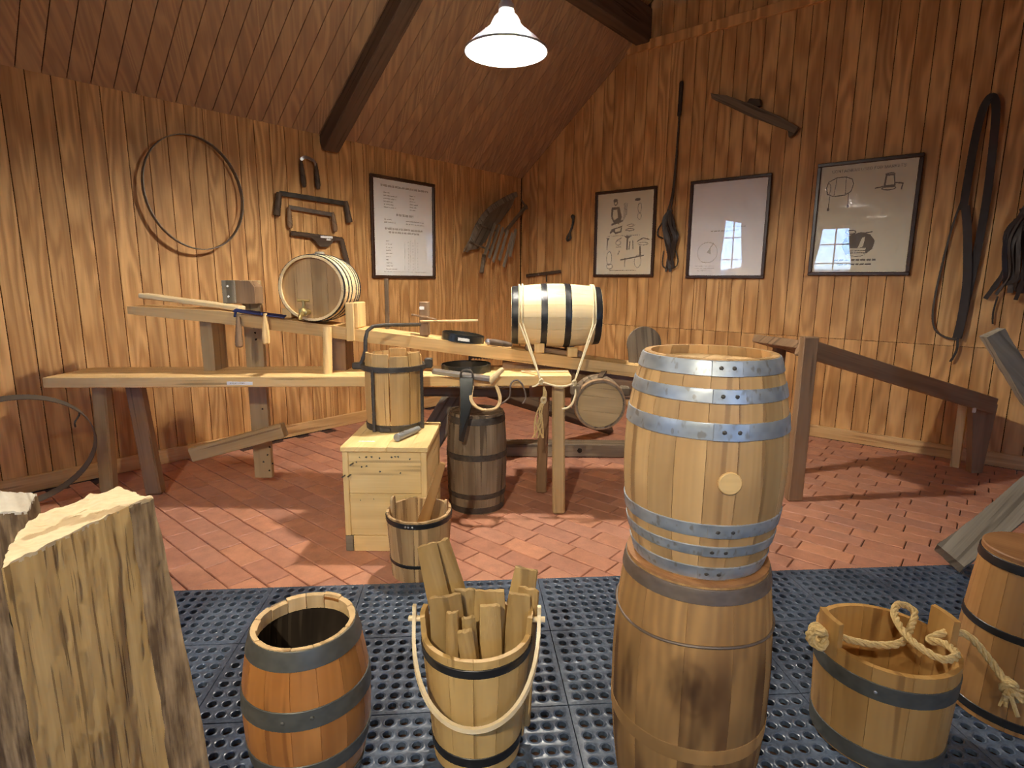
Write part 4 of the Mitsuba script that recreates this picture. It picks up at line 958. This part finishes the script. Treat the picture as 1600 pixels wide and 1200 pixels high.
# ------------------------------------------------------------------ things on the left wall (x along the wall, y up, z out of it)
ML, MR = M_LEFT, M_RIGHT
a_ = np.linspace(0, 2 * PI, 80, endpoint=False)
P = np.stack([1.505 + .281 * np.cos(a_), 1.648 + .335 * np.sin(a_), .030 + .030 * (1 - np.sin(a_))], 1)
t_ = put('iron_hoop', tube(P, 0, closed=True, flat=(.036, .004), nrm=np.c_[np.cos(a_), np.sin(a_), 0 * a_]), 'm_oldhoop', M=ML); tag(t_, 'flat iron hoop hung high on the left wall', 'hoop')
def grip(p, q, r): 
    p, q = np.array(p, float), np.array(q, float); L = np.linalg.norm(q - p)
    return moved(lathe([(r * .55, 0), (r * .7, L * .1), (r, L * .45), (r * 1.1, L * .85), (r * .7, L)], 14), frame(p, np.cross(q - p, [.3, .2, 1]), (q - p)))
t = thing('drawknife', 'small curved drawknife hung by its two handles, highest tool on the left wall', 'drawknife')
put('blade', tube(spl([(2.235, 1.955, .02), (2.26, 1.975, .03), (2.30, 1.972, .032), (2.335, 1.958, .03), (2.352, 1.93, .025)], 6), 0, flat=(.022, .005), nrm=(0, .3, 1)), 'm_steel', t, M=ML)
for x, dx in ((2.238, .008), (2.352, .003)): put('handle', grip((x, 1.95, .02), (x + dx, 1.775, .03), .017), 'm_darkwood', t, M=ML)
t = thing('drawknife', 'large straight drawknife with black handles, below the small curved one', 'drawknife')
m, Mx = beam((2.06, 1.712, .03), (2.575, 1.697, .03), .034, .010, (0, .2, 1), .002); put('blade', m, 'm_iron', t, M=ML @ Mx)
for x, dx in ((2.058, -.03), (2.575, .03)): put('handle', moved(cyl(.019, .155, 14, r2=.024), frame((x, 1.715, .03), [0, 0, 1], [dx, -.155, .02])), 'm_darkwood', t, M=ML)
t = thing('drawknife', 'medium drawknife with turned wooden handles, under the large black-handled one', 'drawknife')
m, Mx = beam((2.125, 1.628, .028), (2.465, 1.606, .028), .030, .007, (0, .2, 1), .002); put('blade', m, 'm_rust', t, M=ML @ Mx)
for x, dx in ((2.122, -.003), (2.465, .012)): put('handle', grip((x, 1.625, .028), (x + dx, 1.487, .035), .018), 'm_brown', t, M=ML)
t = thing('croze', 'black cooper croze with a bent arm and white labels, above the tap cask', 'croze')
m, Mx = beam((2.125, 1.452, .03), (2.535, 1.432, .03), .034, .03, (0, 0, 1), .008); put('body', m, 'm_darkwood', t, axis=(1, 0, 0), M=ML @ Mx)
put('bow', extr(Polygon([(2.27, 1.44), (2.46, 1.43), (2.44, 1.40), (2.40, 1.372), (2.34, 1.372), (2.31, 1.40)]), .03), 'm_darkwood', t, axis=(1, 0, 0), M=ML @ trans(0, 0, .014))
m, Mx = beam((2.525, 1.436, .03), (2.572, 1.225, .04), .036, .03, (0, 0, 1), .006); put('arm', m, 'm_darkwood', t, axis=(1, 0, 0), M=ML @ Mx)
put('label', cbox(.10, .016, .002, .0004, (2.395, 1.442, .0465)), 'm_label', t, M=ML); put('label', cbox(.04, .010, .002, .0004, (2.41, 1.424, .0465)), 'm_label', t, M=ML)
# basket of slats near the corner
t = thing('slat_cradle', 'curved wooden grain cradle of grey slats hung on the left wall near the corner', 'cradle')
bow = spl([(4.51, 1.982, .08), (4.319, 1.907, .09), (4.092, 1.79, .10), (3.944, 1.651, .10), (3.851, 1.486, .09), (3.80, 1.405, .07)], 6)
w_ = np.linspace(.02, .035, len(bow)); put('bow', tube(bow, 0, flat=(.05 + w_ * 0, .012), nrm=(0, 0, 1)), 'm_gray', t, M=ML)
web = Polygon(list(map(tuple, bow[:, :2])) + [(3.95, 1.43), (4.06, 1.50), (4.14, 1.62), (4.27, 1.70), (4.42, 1.84)])
put('web', extr(web.buffer(0), .006), 'm_olddark', t, axis=(.6, .8, 0), M=ML @ trans(0, 0, .075))
m, Mx = beam((4.653, 1.885, .09), (4.30, 1.60, .11), .035, .018, (0, 0, 1), .003); put('arm', m, 'm_olddark', t, axis=(1, 0, 0), M=ML @ Mx)
for s, e in (((4.14, 1.67), (3.975, 1.375)), ((4.205, 1.665), (4.030, 1.350)), ((4.262, 1.64), (4.085, 1.312)), ((4.325, 1.62), (4.172, 1.330)), ((4.40, 1.60), (4.238, 1.270)), ((4.45, 1.64), (4.33, 1.37))):
    m, Mx = beam((*s, .125), (*e, .15), .034, .012, (0, 0, 1), .003); put('slat', m, 'm_gray', t, axis=(1, 0, 0), M=ML @ Mx)
for s, e in (((3.95, 1.645), (4.20, 1.60)), ((3.82, 1.485), (4.10, 1.42)), ((3.80, 1.46), (3.74, 1.395)), ((4.02, 1.38), (3.97, 1.21)), ((4.55, 1.935), (4.64, 1.85))):
    put('brace', tube([(*s, .10), (*e, .11)], .009 if s[0] != 4.02 else .02, 8), 'm_olddark', t, M=ML)

# ------------------------------------------------------------------ framed prints
def picture(label, x0, x1, y0, y1, M, paper, art, ink='m_ink', lean=0.6):
    """art: list of shapely shapes in a unit picture 0..1 x 0..1 (y up), or (text, height, x, y)"""
    t = thing('picture_frame', label, 'picture'); W, H = x1 - x0, y1 - y0
    Mp = M @ trans((x0 + x1) / 2, (y0 + y1) / 2, .006) @ rotm([1, 0, 0], lean) @ trans(0, 0, .004)
    f = .025
    for (cx, cy, w, h, ax) in ((0, H / 2 - f / 2, W, f, (1, 0, 0)), (0, -H / 2 + f / 2, W, f, (1, 0, 0)), (-W / 2 + f / 2, 0, f, H - 2 * f, (0, 1, 0)), (W / 2 - f / 2, 0, f, H - 2 * f, (0, 1, 0))):
        put('moulding', cbox(w, h, .024, .004, (cx, cy, .008)), 'm_frame', t, axis=ax, M=Mp)
    put('sheet', cbox(W - 2 * f + .006, H - 2 * f + .006, .003, 0, (0, 0, 0)), paper, t, M=Mp)
    w, h = W - 2 * f, H - 2 * f; ms, txt = [], []
    for g in art:
        if isinstance(g, tuple):
            s, hh, tx, ty = g; m = meshkit.text_mesh(s, hh * h, .0006); bx = m.bounds; m.apply_translation([-(bx[0][0] + bx[1][0]) / 2 + (tx - .5) * w, (ty - .5) * h, .0016]); txt.append(m)
        else:
            g = affinity.scale(affinity.translate(g, -.5, -.5), w, h, origin=(0, 0)); ms.append(moved(extr(g, .0005), trans(0, 0, .0015)))
    if ms: put('print', cat(*ms), ink, t, M=Mp)
    if txt: put('lettering', cat(*txt), ink, t, M=Mp)
    put('pane', (np.array([[-w / 2, -h / 2, .010], [w / 2, -h / 2, .010], [w / 2, h / 2, .010], [-w / 2, h / 2, .010]]), np.array([[0, 1, 2], [0, 2, 3]])), 'm_pane', t, M=Mp, uv=np.array([[0, 0], [1, 0], [1, 1], [0, 1.]]))
def ln(pts, w=.006): return LineString(pts).buffer(w, 3)
def dashes(y, x0, x1, h, seed, fill=.8):
    r = random.Random(seed); out = []; x = x0
    while x < x1 - .01:
        w = min(r.uniform(.02, .07), x1 - x); out.append(sbox(x, y, x + w, y + h)); x += w + .012
    return out
def ell(x, y, a, b, w=.006): 
    e = affinity.scale(Point(x, y).buffer(1, 24), a, b); return e.difference(affinity.scale(e, 1 - w / a, 1 - w / b))
fig1 = dashes(.925, .13, .93, .022, 1) + sum([dashes(.86 - .03 * i, .17, .17 + r_, .010, 10 + i) for i, r_ in enumerate((.10, .22, .20, .15, .17, .20))], []) + sum([dashes(.86 - .03 * i, .60, .60 + r_, .010, 20 + i) for i, r_ in enumerate((.10, .08, .10, .16, .12, .10))], []) \
    + dashes(.635, .37, .66, .024, 3) + dashes(.585, .17, .30, .010, 4) + dashes(.555, .17, .38, .010, 5) + dashes(.585, .53, .85, .010, 6) + dashes(.555, .53, .85, .010, 7) + dashes(.485, .18, .82, .022, 8) + dashes(.45, .24, .76, .020, 9) \
    + sum([dashes(.36 - .033 * i, .19, .19 + r_, .008, 30 + i) for i, r_ in enumerate((.05, .10, .10, .08, .10, .07, .05, .11, .12, .18))], []) + [sbox(x, .06 + .033 * i, x + .012, .068 + .033 * i) for i in range(10) for x in (.56, .64, .72)] + [ln([(.14, .04), (.88, .04)], .002), ln([(.5, .05), (.5, .40)], .0012), ln([(.6, .05), (.6, .40)], .0012), ln([(.68, .05), (.68, .40)], .0012)]
picture('tall framed text chart on the left wall, the only picture there', 2.810, 3.476, 1.150, 1.949, ML, 'm_paper', fig1, 'm_inkgrey')
body = [ell(.33, .88, .035, .032, .012), affinity.scale(Point(.325, .91).buffer(1), .04, .02), Polygon([(.26, .83), (.40, .83), (.45, .70), (.40, .62), (.30, .64), (.25, .72)]).difference(Polygon([(.29, .80), (.36, .80), (.38, .70), (.31, .67), (.28, .72)])), ln([(.27, .62), (.46, .66)], .012), Polygon([(.26, .56), (.46, .60), (.45, .52), (.34, .50)]).difference(Polygon([(.33, .56), (.44, .58), (.43, .535), (.34, .525)])), ln([(.25, .52), (.31, .56)], .014), ell(.62, .60, .07, .016), ell(.60, .545, .08, .018, .01), affinity.scale(Point(.72, .90).buffer(1), .05, .018), ell(.76, .80, .035, .06), ell(.76, .70, .035, .04)]
body += [Polygon([(.48, .87), (.55, .87), (.54, .74), (.47, .64)]).intersection(unary_union([ln([(.44, .60 + .02 * i), (.60, .66 + .02 * i)], .0035) for i in range(14)]))]
tools2 = [Polygon([(.17, .455), (.24, .455), (.22, .43)]), ln([(.20, .44), (.195, .32)], .010), ell(.40, .39, .05, .03), ln([(.36, .34), (.45, .34)], .004), ln([(.37, .42), (.45, .45)], .004), Polygon([(.50, .47), (.64, .47), (.58, .44), (.56, .44)]), ln([(.565, .45), (.56, .31)], .013), ln([(.61, .40), (.60, .31)], .008), ln([(.66, .41), (.67, .31)], .006), ln([(.74, .40), (.84, .44), (.94, .42)], .006), ell(.84, .37, .09, .02), ell(.24, .20, .05, .09, .008), ell(.25, .10, .06, .035, .008), ln([(.46, .18), (.86, .23)], .008), ln([(.53, .20), (.53, .10)], .006), ell(.76, .16, .06, .08), ln([(.79, .33), (.80, .24)], .014), ln([(.40, .25), (.43, .29)], .006)] + dashes(.045, .25, .74, .008, 44) + dashes(.475, .2, .8, .006, 45)
picture('framed old print of a cooper at work and his tools, leftmost on the right wall', -2.969, -2.357, 1.180, 1.944, MR, 'm_paperold', body + tools2)
def at(k, pts): return pts
fig3 = [ell(.25, .25, .145, .115, .006), ln([(.25, .25), (.33, .35)], .006), Polygon([(.25, .25), (.29, .30), (.30, .23)]), ] + dashes(.475, .28, .68, .012, 51) + dashes(.515, .45, .75, .006, 52) + dashes(.10, .08, .36, .005, 53) + dashes(.075, .08, .36, .005, 54) + dashes(.05, .12, .34, .005, 55)
picture('framed diagram of a circle under bright glass, in the middle on the right wall', -2.059, -1.427, 1.171, 1.948, MR, 'm_papergrey', fig3, 'm_inkgrey')
k1_ = Polygon([(.07, .80), (.09, .86), (.18, .895), (.28, .895), (.35, .87), (.37, .82), (.35, .75), (.28, .72), (.16, .715), (.09, .74)])
fig4 = [k1_.difference(k1_.buffer(-.008)), ell(.10, .79, .025, .055), ln([(.18, .89), (.165, .72)], .003), ln([(.28, .89), (.29, .72)], .003), ln([(.32, .74), (.33, .62)], .004), ln([(.12, .72), (.115, .60)], .004), Point(.33, .62).buffer(.015), Point(.115, .60).buffer(.015), Polygon([(.68, .77), (.80, .77), (.78, .88), (.69, .88)]).difference(Polygon([(.70, .785), (.785, .785), (.77, .865), (.705, .865)])), ell(.735, .88, .05, .014, .01), ln([(.60, .765), (.68, .775)], .006), ln([(.80, .80), (.87, .79), (.86, .74)], .006), ell(.735, .755, .075, .018, .01), ell(.39, .375, .06, .024, .012), ln([(.52, .36), (.62, .372)], .005)]
k2_ = Polygon([(.31, .24), (.32, .31), (.40, .35), (.50, .372), (.60, .35), (.655, .29), (.64, .215), (.58, .175), (.36, .165)]).difference(sbox(.40, .155, .57, .225)).difference(Polygon([(.48, .22), (.52, .32), (.55, .33), (.54, .24)]))
fig4 += [k2_, unary_union([ln([(.40, .20), (.57, .20)], .003), ln([(.40, .18), (.57, .18)], .003), ell(.485, .165, .085, .02)])]
fig4 += [('CONTAINERS USED FOR MARKETS', .026, .50, .935)] + dashes(.105, .24, .70, .016, 61) + dashes(.065, .28, .66, .016, 62)
picture('largest framed print, with keg drawings and a title line, rightmost on the right wall', -1.120, -.499, 1.195, 1.972, MR, 'm_paperold', fig4)

# ------------------------------------------------------------------ things on the right wall
t_ = put('scorp', cat(tube(spl([(-3.21, 1.745, .025), (-3.205, 1.70, .03), (-3.22, 1.64, .03), (-3.245, 1.59, .03), (-3.272, 1.55, .03), (-3.262, 1.525, .03), (-3.235, 1.545, .03), (-3.24, 1.585, .03)], 6), .011, 8), moved(trimesh.creation.icosphere(2, .02), trans(-3.212, 1.742, .028))), 'm_iron', M=MR); tag(t_, 'small black curved scorp hanging alone on the right wall near the corner', 'scorp')
m, Mx = beam((-3.77, 1.188, .03), (-3.335, 1.232, .03), .032, .022, (0, 0, 1), .006); t_ = put('wall_bar', m, 'm_darkwood', axis=(1, 0, 0), M=MR @ Mx); tag(t_, 'short dark wooden bar fixed to the right wall just above the roped keg', 'bar')
put('stem', tube([(-3.52, 1.212, .02), (-3.515, 1.13, .02)], .007, 8), 'm_darkwood', t_, M=MR); put('nail', moved(trimesh.creation.icosphere(1, .007), trans(-3.60, 1.205, .045)), 'm_steel', t_, M=MR)
t = thing('harness', 'shaggy dark leather harness bundle hanging from a long strap between two pictures', 'harness')
m, Mx = beam((-2.192, 2.735, .02), (-2.196, 2.47, .02), .032, .02, (0, 0, 1), .006); put('strap_end', m, 'm_leather', t, axis=(1, 0, 0), M=MR @ Mx)
for dx in (0, .012): put('strap', tube(spl([(-2.196, 2.49, .02), (-2.198 - dx * .4, 2.15, .02), (-2.206 - dx, 1.88, .02), (-2.225 - dx * 2, 1.72, .03)], 6), 0, flat=(.012, .005), nrm=(0, 0, 1)), 'm_strap', t, M=MR)
r = random.Random(4)
for i in range(16):
    x = -2.20 + r.uniform(-.05, .05); 
    put('thong', tube(spl([(-2.225 + r.uniform(-.02, .02), 1.74 - r.uniform(0, .04), .035), (x - .02, 1.62 + r.uniform(-.03, .03), .05 + r.uniform(-.02, .02)), (x + .02, 1.46 + r.uniform(-.05, .05), .05 + r.uniform(-.02, .02)), (-2.19 + r.uniform(-.04, .045), 1.28 + r.uniform(-.06, .10), .035)], 5), 0, flat=(r.uniform(.014, .03), .006), nrm=(r.uniform(-.5, .5), 0, 1)), 'm_leather', t, M=MR)
put('loop', tube(spl([(-2.26, 1.66, .04), (-2.315, 1.59, .04), (-2.318, 1.53, .04), (-2.27, 1.505, .04)], 6), .007, 8), 'm_leather', t, M=MR)
for x in (-2.255, -2.15): put('loop', tube(spl([(x, 1.40, .04), (x - (.01 if x < -2.2 else -.025), 1.32, .04), (x + (.0 if x < -2.2 else .01), 1.27, .04), (-2.20, 1.245, .04)], 6), .005, 8), 'm_leather', t, M=MR)
t = thing('wooden_plane', 'long dark wooden tool like a jointer plane, hung slanting high on the right wall', 'plane')
put('stock', extr(Polygon([(-1.928, 2.585), (-1.915, 2.545), (-1.62, 2.37), (-1.335, 2.225), (-1.325, 2.175), (-1.295, 2.185), (-1.265, 2.235), (-1.40, 2.33), (-1.62, 2.455), (-1.80, 2.545)]), .05), 'm_olddark', t, axis=(.87, -.5, 0), M=MR @ trans(0, 0, .012))
put('wedge', extr(Polygon([(-1.655, 2.455), (-1.625, 2.495), (-1.55, 2.475), (-1.545, 2.43), (-1.60, 2.42)]), .035), 'm_darkwood', t, M=MR @ trans(0, 0, .02))
t = thing('harness_strap', 'very long dark leather strap doubled over a peg, right of the largest picture', 'strap')
put('broad_strap', tube(spl([(-.262, 1.60, .03), (-.260, 1.78, .03), (-.252, 2.02, .03), (-.235, 2.18, .035), (-.205, 2.245, .04), (-.178, 2.20, .035), (-.165, 2.05, .03), (-.155, 1.70, .03), (-.160, 1.40, .03), (-.175, 1.10, .03), (-.195, .80, .03)], 8), 0, flat=(.042, .006), nrm=(0, 0, 1)), 'm_leather', t, M=MR)
put('broad_strap', tube(spl([(-.252, 1.62, .042), (-.222, 1.45, .042), (-.19, 1.15, .042), (-.19, .92, .042), (-.20, .80, .042)], 8), 0, flat=(.045, .006), nrm=(0, 0, 1)), 'm_leather', t, M=MR)
put('thong', tube(spl([(-.262, 1.72, .02), (-.305, 1.50, .02), (-.335, 1.20, .02), (-.345, .98, .02), (-.325, .86, .02), (-.27, .805, .02), (-.20, .79, .02)], 8), 0, flat=(.012, .004), nrm=(0, 0, 1)), 'm_strap', t, M=MR)
put('thong', tube(spl([(-.195, .80, .03), (-.192, .72, .03), (-.215, .645, .03)], 6), 0, flat=(.014, .005), nrm=(0, 0, 1)), 'm_leather', t, M=MR)
t = thing('harness', 'dark tangle of leather harness at the far right edge of the right wall', 'harness')
for i in range(14):
    x = .0 + r.uniform(-.045, .10)
    put('thong', tube(spl([(.03 + r.uniform(-.03, .05), 1.60 - r.uniform(0, .08), .04), (x - .02, 1.42 + r.uniform(-.04, .04), .05 + r.uniform(-.02, .02)), (x, 1.24 + r.uniform(-.05, .05), .05 + r.uniform(-.02, .02)), (x * .7 + r.uniform(-.08, .03), 1.09 + r.uniform(-.04, .06), .035)], 5), 0, flat=(r.uniform(.015, .032), .006), nrm=(r.uniform(-.5, .5), 0, 1)), 'm_leather', t, M=MR)
for dx in (0, .03): put('strap', tube(spl([(.03 + dx, 1.62, .03), (.06 + dx, 1.85, .03), (.085 + dx, 2.10, .03)], 5), 0, flat=(.014, .005), nrm=(0, 0, 1)), 'm_leather', t, M=MR)
put('thong', tube(spl([(-.03, 1.07, .02), (-.04, .98, .02), (-.035, .90, .02)], 4), .005, 6), 'm_leather', t, M=MR)
# ------------------------------------------------------------------ pendant lamps in a row under the ridge, one of them in view
def pendant(pos, label, grp=None, top=4.3, power=1.0):
    t = thing('pendant_lamp', label, 'lamp', grp); M = trans(*pos)
    n = 96; a = np.arange(n) * 2 * PI / n
    prof = [(.030, .170), (.034, .150), (.050, .135), (.060, .115), (.068, .098), (.085, .085), (.118, .060), (.148, .033), (.168, .012), (.180, .000)]
    dense = spl([(r, 0, z) for r, z in prof], 5)
    V, F = [], []
    for r, _, z in dense:
        amp = .0022 * (1 if z > .09 or z < .052 else .3)
        rr = r + amp * np.cos(a * 24); V.append(np.stack([rr * np.cos(a), rr * np.sin(a), np.full(n, z)], 1))
    for i in range(len(dense) - 1):
        for k in range(n):
            l = (k + 1) % n; q = [i * n + k, i * n + l, (i + 1) * n + l, (i + 1) * n + k]; F += [[q[0], q[2], q[1]], [q[0], q[3], q[2]]]
    put('shade', trimesh.Trimesh(np.vstack(V), F, process=False), 'm_shade', t, M=M, ang=60, label='ribbed pressed glass shade')
    put('rim', lathe([(.178, -.003), (.184, -.003), (.184, .003), (.178, .003)], 64, closed=True), 'm_greymetal', t, M=M)
    put('socket', lathe([(.014, .16), (.033, .165), (.033, .185), (.026, .19), (.024, .235), (.012, .245)], 32), 'm_label', t, M=M)
    put('cord', tube([(0, 0, .24), (0, 0, top - pos[2])], .004, 8), 'm_band', t, M=M)
    b = trimesh.creation.icosphere(3, .034); b.apply_scale([1, 1, 1.15]); b.apply_translation([0, 0, .052])
    put('bulb', b, 'm_bulb', t, M=M, emitter={'type': 'area', 'radiance': {'type': 'rgb', 'value': [LAMP * power * c for c in LAMP_RGB]}})
P0 = np.array([-.038, 2.70, 2.118])
pendant(P0, 'lit pendant lamp with a pressed glass shade hanging over the display')
for k_ in (1, 2):
    pendant(P0 - A * 2.2 * k_, 'lit pendant lamp behind the viewpoint, %s in the row' % ('nearest' if k_ == 1 else 'farthest'), top=4.3, power=.09)
#PART4
# two ceiling spotlights over the visitors, behind the viewpoint, aimed at the display
def spotlight(pos, aim, label, power):
    pos, aim = np.array(pos, float), np.array(aim, float); t = thing('spotlight', label, 'spotlight')
    d = aim - pos; d /= np.linalg.norm(d); M = frame(pos, np.cross(d, [0, 0, 1]), d)
    put('housing', lathe([(.062, -.06), (.062, .135), (.058, .137), (.055, .133), (.055, -.004), (.050, -.008), (.02, -.06)], 40, closed=True), 'm_band', t, M=M)
    put('back', lathe([(.054, -.012), (.054, -.008)], 40), 'm_band', t, M=M)
    put('stem', tube([pos - d * .05 + (0, 0, .02), pos - d * .05 + (0, 0, 4.4 - pos[2])], .008, 8), 'm_band', t)
    m = lathe([(.034, -.004), (.034, -.001)], 32)
    put('bulb', m, 'm_bulb', t, M=M, emitter={'type': 'area', 'radiance': {'type': 'rgb', 'value': [power * c for c in SPOT_RGB]}})
SPOT_RGB = (1.0, .89, .68)
spotlight((-.75, -1.25, 2.55), (-.25, 2.0, .25), 'black ceiling spotlight behind the viewpoint, on the left', SPOT)
spotlight((.55, -1.45, 2.55), (.45, 1.9, .2), 'black ceiling spotlight behind the viewpoint, on the right', SPOT * .2)
